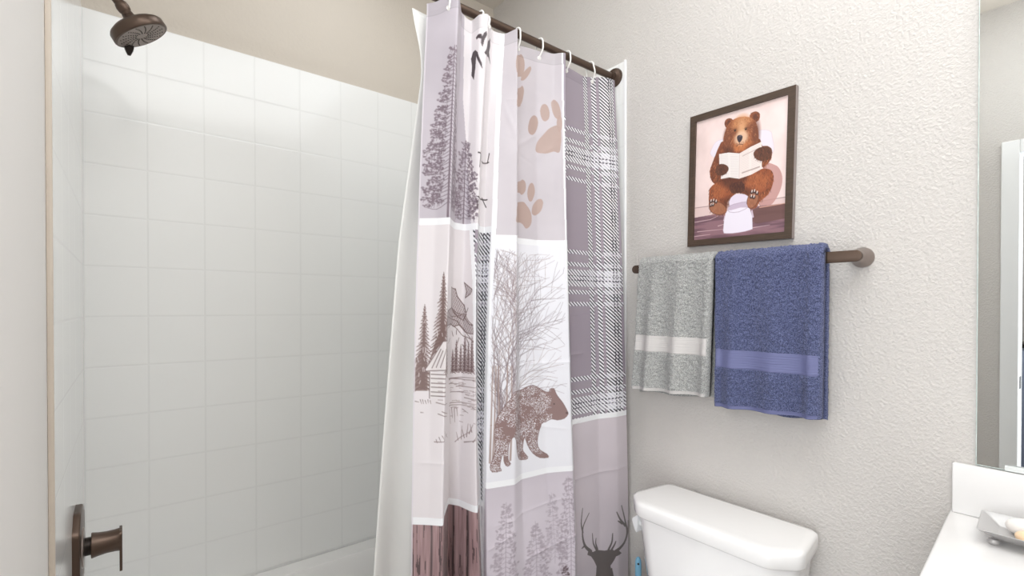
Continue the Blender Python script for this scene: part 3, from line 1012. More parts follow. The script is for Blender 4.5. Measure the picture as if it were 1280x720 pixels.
for i_ in range(12):
    x = rb.uniform(396, 462)
    col = rb.choice(((138, 122, 127), (122, 108, 114), (150, 130, 128)))
    branch(x, rb.uniform(930, 1060), PI / 2 + rb.uniform(-.06, .05), rb.uniform(300, 500), rb.uniform(2.2, 4.2), 2, col)
for x, y, ang, ln in ((505, 1300, .75, 120), (508, 1230, .5, 130), (505, 1120, .35, 150), (508, 1075, .2, 140), (503, 1180, .6, 120), (500, 1360, .9, 110), (506, 1030, .3, 150), (440, 1330, 1.1, 150), (430, 1250, 2.0, 120)):
    branch(x, y, ang, ln, 2.2, 1, (150, 136, 142))
for x in (384, 392, 402, 424, 440):
    A.line([(x, 900), (x + rb.uniform(-2, 6), 1000), (x + rb.uniform(-4, 10), 1160)], 6.0, (166, 142, 134), .8, 3)

# walking bear, stippled
bp = smooth_closed(FEAT['bear'], 2)
A.poly(bp, (150, 124, 121))
sl, mk = A.inside(bp)
xx, yy = np.meshgrid(xs[sl[1]], ys[sl[0]])
st = RNG.random(xx.shape)
cx0 = 455
edge = noise2(xx.shape, (14, 14), 31, 3)
A.blend(sl, mk * (st < np.clip((edge - .33) * 1.2, 0, .32)) * (xx < 612), (236, 232, 236))
A.line(bp + bp[:1], 2.0, (132, 106, 104), .8)
ex_, ey_ = FEAT['bear'][49]
A.dot(ex_ + 12, ey_ - 44, 2.4, (96, 78, 76))
A.dot(FEAT['bear'][0][0] - 3, FEAT['bear'][0][1] + 4, 4, (104, 84, 82), 1, 3)

# misty forest
FC = (170, 157, 167)
for x, y0, y1, wd_, a in ((430, 470, 785, 46, .6), (540, 440, 700, 44, .55), (655, 500, 815, 50, .65), (596, 560, 770, 30, .4), (490, 300, 560, 40, .5), (390, 300, 520, 36, .5), (620, 300, 500, 40, .5)):
    pine(x, y0, y1, wd_, FC, int(x), .9, a, False)
pine(635, 330, 545, 34, (96, 78, 82), 77, .9, .8, False)
pine(362, 330, 520, 16, (120, 104, 108), 78, .9, .7, False)

# deer head
DE = (116, 108, 106)
A.poly(smooth_closed(FEAT['deer'], 2) if False else FEAT['deer'], DE)
dx = [p[0] for p in FEAT['deer']]
lowest = min(p[1] for p in FEAT['deer'])
xl = [p[0] for p in FEAT['deer'] if p[1] < lowest + 30]
A.poly([(min(xl), lowest + 25), (max(xl), lowest + 25), (max(xl) + 18, lowest - 60), (max(xl) + 60, lowest - 150), (max(xl) + 70, 240), (min(xl) - 70, 240), (min(xl) - 60, lowest - 150), (min(xl) - 14, lowest - 60)], DE)
for k in range(11):
    main = k in (0, 5)
    A.line(smooth_open(FEAT['antler%d' % k], 4), 12 if main else 8, DE, 1.0, 3.5)

# white seams between the patches
sw = 8


def hseam(m, yc, wdt=sw):
    img[m & (np.abs(YS2 - yc) < wdt)] = WHITE


hseam(XS < AB + 4, 1545, 9)
hseam(cB, 1545, 9)
hseam(cC, 1520, 9)
hseam(cC, 838, 8)
hseam(XS < AB, 790, 9)
hseam(cD, 957, 8)
hseam(cB, 780, 8)
img[(np.abs(XS - AB) < 7) & (YS2 < 1552) & (YS2 > 300)] = WHITE
img[(np.abs(XS - BC) < 9)] = WHITE
img[(np.abs(XS - CD) < 6) & (YS2 < 1530)] = WHITE
img[(np.abs(XS - CD) < 3) & (YS2 >= 1530)] = WHITE
A.rect(-5, 3, 0, 2200, (228, 222, 228), .8)
# hem of the top edge, a doubled strip of cloth a little stronger in colour
hm = YS2 > 2105
img[hm] = img[hm] * .955
img[np.abs(YS2 - 2105) < 1.6] *= .94
img[:] = np.clip(img, 0, 255)

me = grid_mesh('shower_curtain', np.stack([X, Y, ZZ], -1), cols=img)
cur = obj('shower_curtain', me, M['curtain'], None, True, 180)
tag(cur, 'patchwork shower curtain printed with pines, cabin, bear, paws and plaid', 'shower curtain')
for i, (rx, lb) in enumerate(RINGX):
    rowi = int(np.argmin(np.abs(Z - 2.126)))
    j = int(np.argmin(np.abs(X[rowi] - rx) + 10 * np.maximum(0, np.abs(Y[rowi] - 1.14) - .028)))
    rowi = int(np.argmin(np.abs(ZZ[:, j] - min(2.121, ZZ[0, j] - .014))))
    p = Vector((float(X[rowi, j]), float(Y[rowi, j]), float(ZZ[rowi, j])))
    bm = bmesh.new()
    lathe(bm, p + Vector((.0003, .001, 0)), (-0.3, -1, 0), [(0.0030, 0.0), (0.0068, 0.0), (0.0068, 0.0022), (0.005, 0.0034), (0.0030, 0.0022), (0.0030, 0.0)], 20)
    obj('grommet', bm, M['ring'], cur)
    # an open ring over the rod whose front leg ends in the grommet
    q = Vector((p.x - .0015, p.y - .0042, p.z))
    pts = [q + Vector((0, .0055, -.0005)), q + Vector((0, .001, -.0022)), q + Vector((0, -.001, .004))]
    top = [Vector((rx, RY - 0.0162 * math.cos(PI * k / 12), RZ + 0.0160 * math.sin(PI * k / 12))) for k in range(13)]
    pts += [Vector(((q.x + rx) / 2, min(q.y, RY - .0165) - .0005, (q.z + RZ) / 2))] + top + [Vector((rx, RY + .0165, RZ - .014)), Vector((rx, RY + .0150, RZ - .030))]
    bm = tube(bmesh.new(), smooth_open([tuple(v) for v in pts], 3), 0.0027, 12)
    tag(obj('curtain_ring', bm, M['ring']), lb.replace('white ring', 'white curtain ring'), 'curtain ring', 'white rings on the shower curtain rod')

# ------------------------------------------------------------------ white liner hanging inside the tub
ZL = np.arange(2.125, 0.385, -0.012)
u = np.linspace(0, 1, 120)
xl = np.interp(ZL, [.26, .617, 1.0, 1.5, 1.75, 1.98, 2.06, 2.125], [.61, .62, .643, .678, .712, .742, .725, .704])
xl = np.convolve(np.pad(xl, 4, mode='edge'), np.ones(9) / 9, 'valid')
yb = np.interp(ZL, [.26, .617, 1.3, 2.13], [1.262, 1.240, 1.215, 1.186])
PX_ = xl[:, None] + (1.48 - xl[:, None]) * u[None, :]
fold = np.sin(u * 2 * PI * 5.5)[None, :] * np.interp(ZL, [.26, 2.1], [.020, .010])[:, None] * np.clip(u / .12, 0, 1)[None, :]
PY_ = yb[:, None] + fold
me = grid_mesh('shower_liner', np.stack([PX_, PY_, np.repeat(ZL[:, None], 120, 1)], -1))
ln = obj('shower_liner', me, M['liner'], None, True, 180)
sd = ln.modifiers.new('thickness', 'SOLIDIFY')
sd.thickness = 0.0006
tag(ln, 'plain white shower liner hanging behind the printed curtain', 'shower liner')

# ------------------------------------------------------------------ framed bear picture
RX = W


def tilt(dy, dz, ang, c):
    """(y, z) of a point of a thing hung slightly crooked on the right wall; dy to the picture's right"""
    ca, sa = math.cos(ang), math.sin(ang)
    return (c[0] - (dy * ca + dz * sa), c[1] + (dz * ca - dy * sa))


PC0 = (0.7035, 1.324 + 0.3945)
PANG = math.radians(1.3)
PW, PH = 0.311, 0.410
pf = thing('framed_picture', (W, PC0[0], PC0[1]), 'dark framed picture of a brown bear reading on a toilet', 'picture')
bm = bmesh.new()
fw, dep = 0.0195, 0.018


def pic_ring(hw, hh, x):
    return [(x,) + tilt(a, b, PANG, PC0) for a, b in ((-hw, -hh), (hw, -hh), (hw, hh), (-hw, hh))]


loft(bm, [pic_ring(PW / 2, PH / 2, W - 0.001), pic_ring(PW / 2, PH / 2, W - dep + 0.001), pic_ring(PW / 2 - 0.001, PH / 2 - 0.001, W - dep),
          pic_ring(PW / 2 - fw, PH / 2 - fw, W - dep), pic_ring(PW / 2 - fw, PH / 2 - fw, W - 0.008), pic_ring(PW / 2 - fw - 0.004, PH / 2 - fw - 0.004, W - 0.008)], True, False)
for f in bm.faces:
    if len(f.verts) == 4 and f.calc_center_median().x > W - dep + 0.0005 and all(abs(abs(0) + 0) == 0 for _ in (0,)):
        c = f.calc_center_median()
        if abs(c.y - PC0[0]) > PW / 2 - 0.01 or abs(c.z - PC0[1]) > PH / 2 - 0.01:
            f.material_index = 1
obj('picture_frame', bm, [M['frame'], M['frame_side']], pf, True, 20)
# the print
IW, IH = (PW - 2 * fw) * 1000, (PH - 2 * fw) * 1000
pxs = np.arange(0, IW + .5, 1.0)
pys = np.arange(IH, -.5, -1.0)
pa = Art(pxs, pys)
PICT = {'tank':[(195,318),(201,245),(250,205),(345,200),(629,206),(736,205),(820,228),(846,274),(842,418),(491,425)],'shadow':[(765,485),(881,492),(940,548),(958,627),(922,719),(846,789),(741,778)],'skirt':[(0,725),(196,727),(767,747),(997,743)],'floor':[(0,808),(392,795),(714,783),(997,789),(1000,1000),(0,1000)],'floordark':[(494,835),(714,795),(997,789),(999,900),(716,915)],'plank0':[(0,846),(197,840),(288,817)],'plank1':[(39,930),(348,931)],'plank2':[(607,947),(847,936)],'plank3':[(0,967),(197,963)],'plank4':[(741,794),(997,789)],'plank5':[(288,901),(378,888)],'earL':[(333,80),(345,52),(380,44),(420,60),(438,90),(403,120),(354,113)],'earR':[(611,79),(627,55),(671,51),(711,73),(716,110),(687,133),(641,113)],'head':[(325,203),(345,138),(374,94),(426,67),(511,60),(606,82),(666,121),(698,183),(710,264),(689,305),(630,325),(519,332),(419,301),(346,258)],'torso':[(345,217),(280,247),(232,324),(186,406),(177,464),(202,521),(263,560),(492,609),(712,536),(764,406),(737,303),(683,259)],'armR':[(697,336),(763,331),(821,347),(850,390),(837,446),(786,484),(738,485),(690,424)],'armL':[(196,392),(272,382),(361,410),(388,451),(361,499),(281,537),(202,510),(174,453)],'legL':[(171,613),(196,569),(272,544),(463,540),(506,590),(478,659),(392,711),(383,783),(333,814),(243,798),(181,742)],'legR':[(506,545),(631,525),(752,502),(838,522),(869,567),(865,635),(819,707),(741,748),(701,794),(633,791),(594,753),(599,683),(507,652),(464,606)],'crotch':[(420,580),(548,575),(577,644),(492,658),(429,643)],'seat':[(412,745),(429,684),(493,664),(577,676),(632,710),(633,757),(527,781)],'seatrim':[(401,760),(464,740),(627,736),(638,772),(522,807),(413,797)],'pedestal':[(377,800),(436,784),(633,783),(670,932),(651,958),(528,970),(390,968),(349,942)],'boltL':[(348,864),(366,803),(383,804),(366,870)],'boltR':[(650,809),(666,806),(683,864),(666,867)],'pageL':[(280,314),(390,319),(510,346),(514,546),(405,520),(308,520),(287,416)],'pageR':[(510,346),(629,315),(742,295),(752,502),(645,531),(514,546)],'pawL':[(263,402),(331,402),(385,430),(391,462),(347,491),(287,489),(242,452)],'pawR':[(662,366),(710,338),(790,340),(842,364),(847,409),(811,442),(738,441),(679,409)],'soleL':[(184,711),(227,694),(318,714),(377,762),(372,799),(303,809),(227,790),(184,754)],'soleR':[(605,754),(619,695),(665,666),(714,686),(725,727),(693,777),(639,792)],'toesL':[(196,691),(227,690),(257,701),(196,723),(221,721)],'toesR':[(654,669),(681,668),(708,683),(649,704),(676,711)],'muzzle':[(450,218),(461,186),(507,180),(557,199),(574,240),(552,272),(507,277),(467,258)],'nose':[(478,215),(490,201),(524,205),(540,222),(529,248),(507,261),(487,241)],'eyeL':[(455,156)],'eyeR':[(573,168)],'brow':[(503,82),(523,136),(489,150)],'textR':[(547,372),(724,337)],'textR2':[(548,504),(725,483)]}
PICT = {k: [(a / 1000 * IW, IH - b / 1000 * IH) for a, b in v] for k, v in PICT.items()}
hh_, ww_ = pa.img.shape[:2]
bgn = noise2((hh_, ww_), (6, 5), 5)
gx, gy = np.meshgrid(np.linspace(0, 1, ww_), np.linspace(0, 1, hh_))
pa.img[:] = np.array([228, 205, 200.]) + ((bgn - .5) * 26)[..., None] + (gx * 12)[..., None]
pa.poly(PICT['skirt'] + PICT['floor'][3::-1], (216, 188, 184), .7)
pa.line(PICT['skirt'], 2.2, (150, 116, 116), .8)
pa.poly(smooth_closed(PICT['shadow']), (186, 138, 132), .85)
pa.poly(PICT['floor'], (140, 104, 112))
sl, mk = pa.inside(PICT['floor'])
pa.blend(sl, mk * np.clip((noise2(mk.shape, (10, 4), 9) - .45) * 3, 0, .7), (98, 70, 80))
pa.poly(PICT['floordark'], (104, 72, 66), .8)
for k in range(6):
    pa.line(PICT['plank%d' % k], 2.2, (226, 196, 196), .85, 1.0)
pa.line(PICT['plank4'], 3.5, (206, 150, 130), .8, 2)
pa.poly(smooth_closed(PICT['tank'], 3), (228, 218, 226))
pa.line(smooth_closed(PICT['tank'], 3), 1.2, (204, 190, 200), .7)
for k in ('boltL', 'boltR'):
    pa.poly(PICT[k], (206, 186, 200))


def fur(pts, base, cols, seed, n=260, ang0=-1.6, spread=.6, ln=(4, 10)):
    r = random.Random(seed)
    sm = smooth_closed(pts, 3)
    pa.poly(sm, base)
    P_ = np.array(sm)
    lo_, hi_ = P_.min(0), P_.max(0)
    s_, m_ = pa.inside(sm)
    x_, y_ = pxs[s_[1]], pys[s_[0]]
    c_ = 0
    while c_ < n:
        x = r.uniform(*lo_[[0]], *hi_[[0]])
        y = r.uniform(*lo_[[1]], *hi_[[1]])
        c_ += 1
        ix, iy = int(np.argmin(np.abs(x_ - x))), int(np.argmin(np.abs(y_ - y)))
        if m_[iy, ix] < .6:
            continue
        a_ = ang0 + r.uniform(-spread, spread)
        l_ = r.uniform(*ln)
        pa.line([(x, y), (x + l_ * math.cos(a_), y + l_ * math.sin(a_))], r.uniform(1.2, 2.4), r.choice(cols), .65, .8)


FB = (122, 68, 44)
FCOL = [(166, 96, 60), (98, 52, 36), (188, 118, 76), (82, 44, 32), (150, 82, 50), (70, 38, 28)]


def cen(k):
    return (sum(p[0] for p in PICT[k]) / len(PICT[k]), sum(p[1] for p in PICT[k]) / len(PICT[k]))


fur(PICT['torso'], FB, FCOL, 1, 700)
fur(PICT['legL'], (142, 76, 46), FCOL, 2, 520)
fur(PICT['legR'], (142, 76, 46), FCOL, 3, 640)
for k, dx_, dy_, r_, c_, a_ in (('legL', -8, 22, 26, (196, 116, 70), .35), ('legR', 6, 18, 34, (196, 116, 70), .35), ('legL', 20, -18, 20, (70, 36, 28), .5), ('legR', -22, -6, 16, (70, 36, 28), .55),
                                ('torso', -28, 8, 18, (74, 40, 30), .5), ('torso', 8, -46, 40, (66, 36, 28), .6)):
    c0 = cen(k)
    pa.dot(c0[0] + dx_, c0[1] + dy_, r_, c_, a_, r_ * .8, 14)
fur(PICT['crotch'], (76, 42, 32), [(62, 34, 26), (104, 58, 40)], 4, 120)
for k in ('seat', 'seatrim', 'pedestal'):
    pa.poly(smooth_closed(PICT[k], 2), {'seat': (222, 210, 224), 'seatrim': (196, 178, 196), 'pedestal': (232, 224, 234)}[k])
pa.line(smooth_closed(PICT['seatrim'], 2), 1.4, (168, 146, 164), .8)
pa.line(smooth_closed(PICT['pedestal'], 2), 1.2, (198, 182, 196), .8)
for s_, cpt in (('soleL', 9), ('soleR', 9)):
    fur(PICT[s_], (158, 102, 74), [(176, 120, 90), (140, 86, 62)], 5, 60)
    pa.line(smooth_closed(PICT[s_], 2), 1.8, (92, 54, 40), .8)
for k in ('toesL', 'toesR'):
    for i, (x, y) in enumerate(PICT[k]):
        pa.dot(x, y, 5, (70, 46, 42), .95, 5)
        pa.line([(x, y + 1), (x + 1, y + 6)], 2.6, (236, 226, 220))
fur(PICT['armL'], FB, FCOL, 6, 340)
fur(PICT['armR'], (130, 74, 48), FCOL, 7, 360)
for k in ('earL', 'earR'):
    fur(PICT[k], (132, 76, 50), FCOL, 8, 90, ln=(3, 6))
    c0 = cen(k)
    pa.dot(c0[0], c0[1] - 1, 6, (92, 50, 38), .9, 8, 4)
fur(PICT['head'], (156, 94, 60), [(182, 118, 78), (128, 72, 46), (196, 132, 90), (146, 84, 54), (106, 58, 40)], 9, 620, -1.3, .9, (3, 8))
hx_, hy_ = PICT['nose'][2][0], PICT['nose'][2][1]
for dx_, dy_, rx_, ry_, c_, a_ in ((0, 34, 26, 26, (214, 152, 102), .55), (-40, 0, 14, 34, (98, 54, 38), .55), (42, -6, 12, 38, (92, 50, 36), .6), (2, -34, 30, 13, (206, 122, 70), .6),
                                   (-20, 14, 13, 11, (112, 64, 44), .5), (24, 17, 13, 11, (112, 64, 44), .5), (1, 8, 12, 34, (222, 172, 130), .6), (0, -8, 20, 20, (228, 192, 162), .8),
                                   (-34, -38, 14, 14, (74, 42, 32), .6), (28, -44, 14, 10, (84, 46, 34), .5)):
    pa.dot(hx_ + dx_, hy_ + dy_, rx_, c_, a_, ry_, 9)
r9 = random.Random(19)
for _ in range(150):
    a_ = r9.uniform(0, 6.28)
    d_ = r9.uniform(24, 44)
    x_, y_ = hx_ + d_ * math.cos(a_), hy_ + 6 + d_ * math.sin(a_)
    pa.line([(x_, y_), (x_ + 6 * math.cos(a_) * .6, y_ + 5 * math.sin(a_) - 3)], 1.4, r9.choice([(202, 138, 94), (116, 64, 42), (172, 106, 68)]), .55, .7)
pa.poly(smooth_closed(PICT['nose'], 3), (58, 48, 56))
pa.dot(hx_ - 2, hy_ - 2, 3.5, (128, 118, 128), .7, 2, 2)
nx_, ny_ = PICT['nose'][5]
pa.line([(nx_, ny_ + 2), (nx_, ny_ - 4)], 1.6, (84, 56, 48))
pa.line(smooth_open([(nx_ - 10, ny_ - 9), (nx_ - 4, ny_ - 6), (nx_, ny_ - 4), (nx_ + 5, ny_ - 6), (nx_ + 11, ny_ - 8)], 3), 1.8, (104, 66, 52), .85)
for k in ('eyeL', 'eyeR'):
    x, y = PICT[k][0]
    pa.dot(x, y, 3.2, (40, 26, 22), .95, 2.8, 1)
    pa.line([(x - 5, y + 3.5), (x, y + 5), (x + 5, y + 3)], 1.5, (84, 46, 34), .7)
pa.poly(PICT['pageL'], (230, 222, 218))
pa.poly(PICT['pageR'], (234, 220, 214))
pa.line(PICT['pageL'][2:4], 1.4, (196, 180, 176))


def page_lines(p00, p10, p01, p11, n, seed, m=2):
    r = random.Random(seed)
    for i in range(n):
        f = (i + .7) / n
        for j in range(m):
            a_, b_ = (j + .1) / m, (j + .88) / m
            la = lambda t: ((p00[0] + (p10[0] - p00[0]) * t) * (1 - f) + (p01[0] + (p11[0] - p01[0]) * t) * f,
                            (p00[1] + (p10[1] - p00[1]) * t) * (1 - f) + (p01[1] + (p11[1] - p01[1]) * t) * f)
            t = a_
            while t < b_:
                t2 = min(b_, t + r.uniform(.02, .06))
                pa.line([la(t), la(t2)], .9, (176, 160, 158), .55)
                t = t2 + .015


pl_, pr_ = PICT['pageL'], PICT['pageR']
page_lines(pl_[0], pl_[2], pl_[5], pl_[3], 15, 3)
page_lines(pr_[0], pr_[2], pr_[5], pr_[3], 15, 4)
pa.line([PICT['textR2'][0], PICT['textR2'][1]], 4, (150, 126, 120), .6)
pa.line([PICT['textR'][0], PICT['textR'][1]], 3, (178, 158, 152), .6)
for k in ('pawL', 'pawR'):
    fur(PICT[k], (96, 58, 42), [(78, 46, 36), (126, 76, 54), (64, 40, 32)], 11, 90, ln=(4, 8))
pa.img[:] = np.clip(pa.img, 0, 255)
P_ = np.zeros((hh_, ww_, 3))
for j in range(hh_):
    for i in (0, ww_ - 1):
        pass
dyv = (pxs / 1000 - IW / 2000)[None, :] * np.ones((hh_, 1))
dzv = (pys / 1000 - IH / 2000)[:, None] * np.ones((1, ww_))
P_[..., 0] = W - 0.0105
P_[..., 1] = PC0[0] - (dyv * math.cos(PANG) + dzv * math.sin(PANG))
P_[..., 2] = PC0[1] + (dzv * math.cos(PANG) - dyv * math.sin(PANG))
pr = obj('picture_print', grid_mesh('picture_print', P_, cols=pa.img), M['poster'], pf, False)
pr['label'] = 'print of a brown bear on a toilet with a newspaper'

# ------------------------------------------------------------------ towel bar
BX, BZ0 = 1.464, 1.324 + 0.1255
tb = thing('towel_bar', (W, 0.71, BZ0), 'flat bronze towel bar with rounded ends on the right wall', 'towel bar')
BANG = math.radians(0.55)


def bar_shape(ya, yb, h, r):
    c = []
    for k in range(13):
        a = PI / 2 + PI * k / 12
        c.append((ya + r * 0 + h * math.cos(a), h * math.sin(a)))
    for k in range(13):
        a = -PI / 2 + PI * k / 12
        c.append((yb + h * math.cos(a), h * math.sin(a)))
    return c


def bz(y):
    return BZ0 + (y - 0.71) * math.tan(BANG)


bm = prism(bmesh.new(), [(y, z + bz(y)) for y, z in bar_shape(0.393, 1.028, 0.0138, 0)], (BX + 0.005, 0, 0), (0, 1, 0), (0, 0, 1), (-1, 0, 0), 0.010, 0.0012)
obj('bar', bm, M['bronze'], tb)
for yp in (0.400, 1.020):
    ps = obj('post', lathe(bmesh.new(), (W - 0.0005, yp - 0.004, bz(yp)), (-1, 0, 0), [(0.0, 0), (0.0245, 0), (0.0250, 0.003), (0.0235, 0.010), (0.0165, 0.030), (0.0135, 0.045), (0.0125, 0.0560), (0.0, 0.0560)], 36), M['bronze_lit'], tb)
for yy_ in (0.452, 0.968):
    bm = prism(bmesh.new(), [(yy_ - 0.0008, bz(yy_) - 0.0142), (yy_ + 0.0008, bz(yy_) - 0.0142), (yy_ + 0.0008, bz(yy_) + 0.0142), (yy_ - 0.0008, bz(yy_) + 0.0142)], (BX + 0.0052, 0, 0), (0, 1, 0), (0, 0, 1), (-1, 0, 0), 0.0106)
    obj('bar_joint', bm, M['bronze_dark'], tb)


# ------------------------------------------------------------------ towels folded over the bar
def vnoise(n, m, sc, seed, oc=2):
    return noise2((n, m), (max(2, n / sc), max(2, m / sc)), seed, oc) - .5


def towel(name, label, yl_top, yr_top, yl_bot, yr_bot, zf, zb, ml, mb, seed, zband, thick, top_lift, folds):
    """yl is the edge towards the tub (larger y).  zf(u), zb(u): heights of the front and back hems"""
    xin = 0.0075
    ds = 0.0021
    ny = int((yl_top - yr_top) / ds)
    uu = np.linspace(0, 1, ny)
    # sheet path on the outside: front hem up, over the bar, down to the back hem
    zt = 1.452 + top_lift
    rf = xin + thick
    nfr = int((zt - 1.05) / ds)
    arc = np.linspace(0, PI, 30)[1:-1]
    rows = []

    def sheet(off, hem_f, hem_b, n_side=nfr):
        """one skin at distance off from the bar's face"""
        t = np.linspace(0, 1, n_side)
        P = []
        for k in t:
            P.append((-(off), None, k, 0))
        for a in arc:
            P.append((-off * math.cos(a), off * math.sin(a) * 0.8, 1, 1))
        for k in t[::-1]:
            P.append((off, None, k, 2))
        out = np.zeros((len(P), ny, 3))
        zbar = np.interp(yl_top + (yr_top - yl_top) * uu, [0.3, 1.1], [bz(0.3), bz(1.1)])
        ztop = zbar + 0.0145 - 0.004
        for i, (dx, dz, k, part) in enumerate(P):
            if part == 1:
                z = ztop + dz + (off - xin - thick) * 0 + top_lift * 0.5
                kk = np.ones(ny)
            else:
                hem = hem_f if part == 0 else hem_b
                z = hem + (ztop + top_lift * 0.5 - hem) * k
                kk = np.full(ny, k)
            yl = yl_bot + (yl_top - yl_bot) * kk
            yr = yr_bot + (yr_top - yr_bot) * kk
            out[i, :, 0] = BX + dx
            out[i, :, 1] = yl + (yr - yl) * uu
            out[i, :, 2] = z
        return out, np.array([p[3] for p in P]), np.array([p[2] for p in P])
    f, b = zf(uu), zb(uu)
    O, part, kk = sheet(xin + thick, f, b)
    # soft vertical folds, bulging more towards the hem, and pile noise
    fold = np.zeros(ny)
    for c, wd_, am in folds:
        fold += am * np.exp(-((uu - c) / wd_) ** 2)
    side = np.where(part == 0, -1.0, np.where(part == 2, 0.35, 0.0))[:, None]
    O[:, :, 0] += side * fold[None, :] * (1.25 - 1.0 * kk)[:, None]
    O[:, :, 0] += side * vnoise(O.shape[0], ny, 40, seed, 2) * 0.006
    pile = vnoise(O.shape[0], ny, 2.0, seed + 1, 2) * 0.0075
    band = (O[:, :, 2] > zband[0]) & (O[:, :, 2] < zband[1]) & (part == 0)[:, None]
    hemz = (O[:, :, 2] < f[None, :] + 0.010) & (part == 0)[:, None] | (O[:, :, 2] < b[None, :] + 0.010) & (part == 2)[:, None]
    flat = band | hemz
    nrm = np.where(part == 0, -1.0, np.where(part == 2, 1.0, 0.0))[:, None]
    O[:, :, 0] += nrm * np.where(flat, -0.0012, pile)
    O[:, :, 2] += np.where((part == 1)[:, None], pile, 0)
    # rounded side edges: pull the outermost columns in towards the core
    eg = np.minimum(uu, 1 - uu) * (yl_top - yr_top)
    rd = np.clip(eg / 0.006, 0, 1)
    rd = np.sqrt(1 - (1 - rd) ** 2)
    core_in = (1 - rd) * thick * 0.5
    O[:, :, 0] -= nrm * core_in[None, :]
    O[:, :, 2] -= np.where((part == 1)[:, None], core_in[None, :], 0)
    # inner skin
    I, pi_, ki = sheet(xin, f + 0.004, b + 0.004)
    I[:, :, 0] += np.where(pi_ == 0, -1.0, 0.0)[:, None] * fold[None, :] * (1.25 - 1.0 * ki)[:, None] * 0.9
    I[:, :, 0] = np.where((pi_ == 0)[:, None], np.minimum(I[:, :, 0], BX - 0.0065), I[:, :, 0])
    ring = np.concatenate([O, I[::-1]], 0)                     # closed section
    P = np.transpose(ring, (1, 0, 2))                          # [ny, nring, 3]
    me = grid_mesh(name, P, closed=True)
    bm = bmesh.new()
    bm.from_mesh(me)
    bm.verts.ensure_lookup_table()
    nr = P.shape[1]
    no, ni = O.shape[0], I.shape[0]
    for base in (0, (ny - 1) * nr):                            # close the two selvedge sides strip by strip
        for i in range(no - 1):
            try:
                bm.faces.new([bm.verts[base + i], bm.verts[base + i + 1], bm.verts[base + nr - 2 - i], bm.verts[base + nr - 1 - i]])
            except Exception:
                pass
    bpy.data.meshes.remove(me)
    t = obj(name, bm, ml, None, True, 180)
    tag(t, label, 'towel')

    def patch(pname, z0, z1, m, proud, rib):
        """a strip of flat weave lying on the front of the pile, between the heights z0 and z1 (numbers or one per column)"""
        nz = 26
        fr = np.where(part == 0)[0]
        z0 = np.broadcast_to(z0, (ny,))
        z1 = np.broadcast_to(z1, (ny,))
        q = np.zeros((nz, ny - 4, 3))
        for j in range(2, ny - 2):
            zz_ = O[fr, j, 2]
            for k in range(nz):
                zq = z0[j] + (z1[j] - z0[j]) * k / (nz - 1)
                i = int(np.clip(np.searchsorted(zz_, zq), 1, len(fr) - 1))
                q[k, j - 2] = (O[fr[i], j, 0] - proud - rib * (0.5 + 0.5 * math.cos(k * 2.1)), O[fr[i], j, 1], zq)
        # the rim of the strip is turned into the pile so that it has thickness
        q[0, :, 0] += 0.003
        q[-1, :, 0] += 0.003
        q[:, 0, 0] += 0.003
        q[:, -1, 0] += 0.003
        return obj(pname, grid_mesh(pname, q[::-1]), m, t, True, 180)
    patch('woven_band', zband[0], zband[1], mb, 0.0006, 0.0009)
    patch('hem', f + 0.0005, f + 0.0105, mb, 0.0006, 0.0004)
    return t, O, part, uu, f


tg, *_ = towel('hand_towel', 'folded grey terry towel with a pale woven band, left on the bar', 0.997, 0.738, 1.020, 0.748,
               lambda u: 1.052 + 0.010 * u, lambda u: 1.034 + 0.016 * u + 0.004 * np.sin(u * 9), M['towel_grey'], M['band_grey'], 41, (1.180, 1.234), 0.019, 0.012,
               [(.24, .085, .023), (.60, .10, .024), (.95, .06, .016), (.02, .05, .010)])
tbv, *_ = towel('hand_towel', 'folded blue terry towel with a woven band, right on the bar', 0.733, 0.4535, 0.729, 0.456,
                lambda u: 1.040 + 0.008 * u, lambda u: 1.036 - 0.010 * np.exp(-((u - .65) / .16) ** 2) + .004 * u, M['towel_blue'], M['band_blue'], 51, (1.152, 1.206), 0.019, 0.010,
                [(.20, .10, .021), (.58, .12, .017), (.92, .06, .018), (.02, .04, .008)])

# ------------------------------------------------------------------ toilet
TY = 0.704
tl = thing('toilet', (1.15, TY, 0.0), 'white two-piece toilet against the right wall below the towels', 'toilet')


def tplan(xf, xb, hwf, hwm, hwb, xm, z):
    """tank outline with chamfered front corners"""
    p = [(xb, TY - hwb), (xb, TY + hwb), (xm, TY + hwm), (xf, TY + hwf), (xf, TY - hwf), (xm, TY - hwm)]
    return [(a, b, z) for a, b in rounded(p, 0.022, 6)]


LT = 1.324 - 0.577
rings = [tplan(1.300, 1.500, .182, .236, .214, 1.352, LT - 0.050), tplan(1.292, 1.504, .186, .243, .221, 1.347, LT - 0.046), tplan(1.288, 1.506, .188, .2455, .2235, 1.3455, LT - 0.040),
         tplan(1.287, 1.506, .1885, .246, .224, 1.345, LT - 0.012), tplan(1.289, 1.504, .187, .2445, .2225, 1.346, LT - 0.005), tplan(1.297, 1.498, .181, .238, .216, 1.350, LT - 0.0005), tplan(1.312, 1.486, .17, .225, .204, 1.358, LT + 0.0008)]
obj('tank_lid', loft(bmesh.new(), rings), M['porcelain'], tl, True, 50)
rings = [tplan(1.345, 1.500, .150, .182, .170, 1.375, 0.385), tplan(1.335, 1.502, .158, .192, .180, 1.367, 0.395), tplan(1.318, 1.503, .170, .214, .198, 1.358, 0.56), tplan(1.303, 1.503, .179, .232, .210, 1.353, LT - 0.0502)]
obj('tank', loft(bmesh.new(), rings), M['porcelain'], tl, True, 50)
lv = obj('flush_lever', lathe(bmesh.new(), (1.362, TY + .2150, .654), (0, 1, 0), [(0, 0), (.012, 0), (.012, .008), (.008, .010), (.008, .020), (0, .020)], 24), M['seat'], tl)
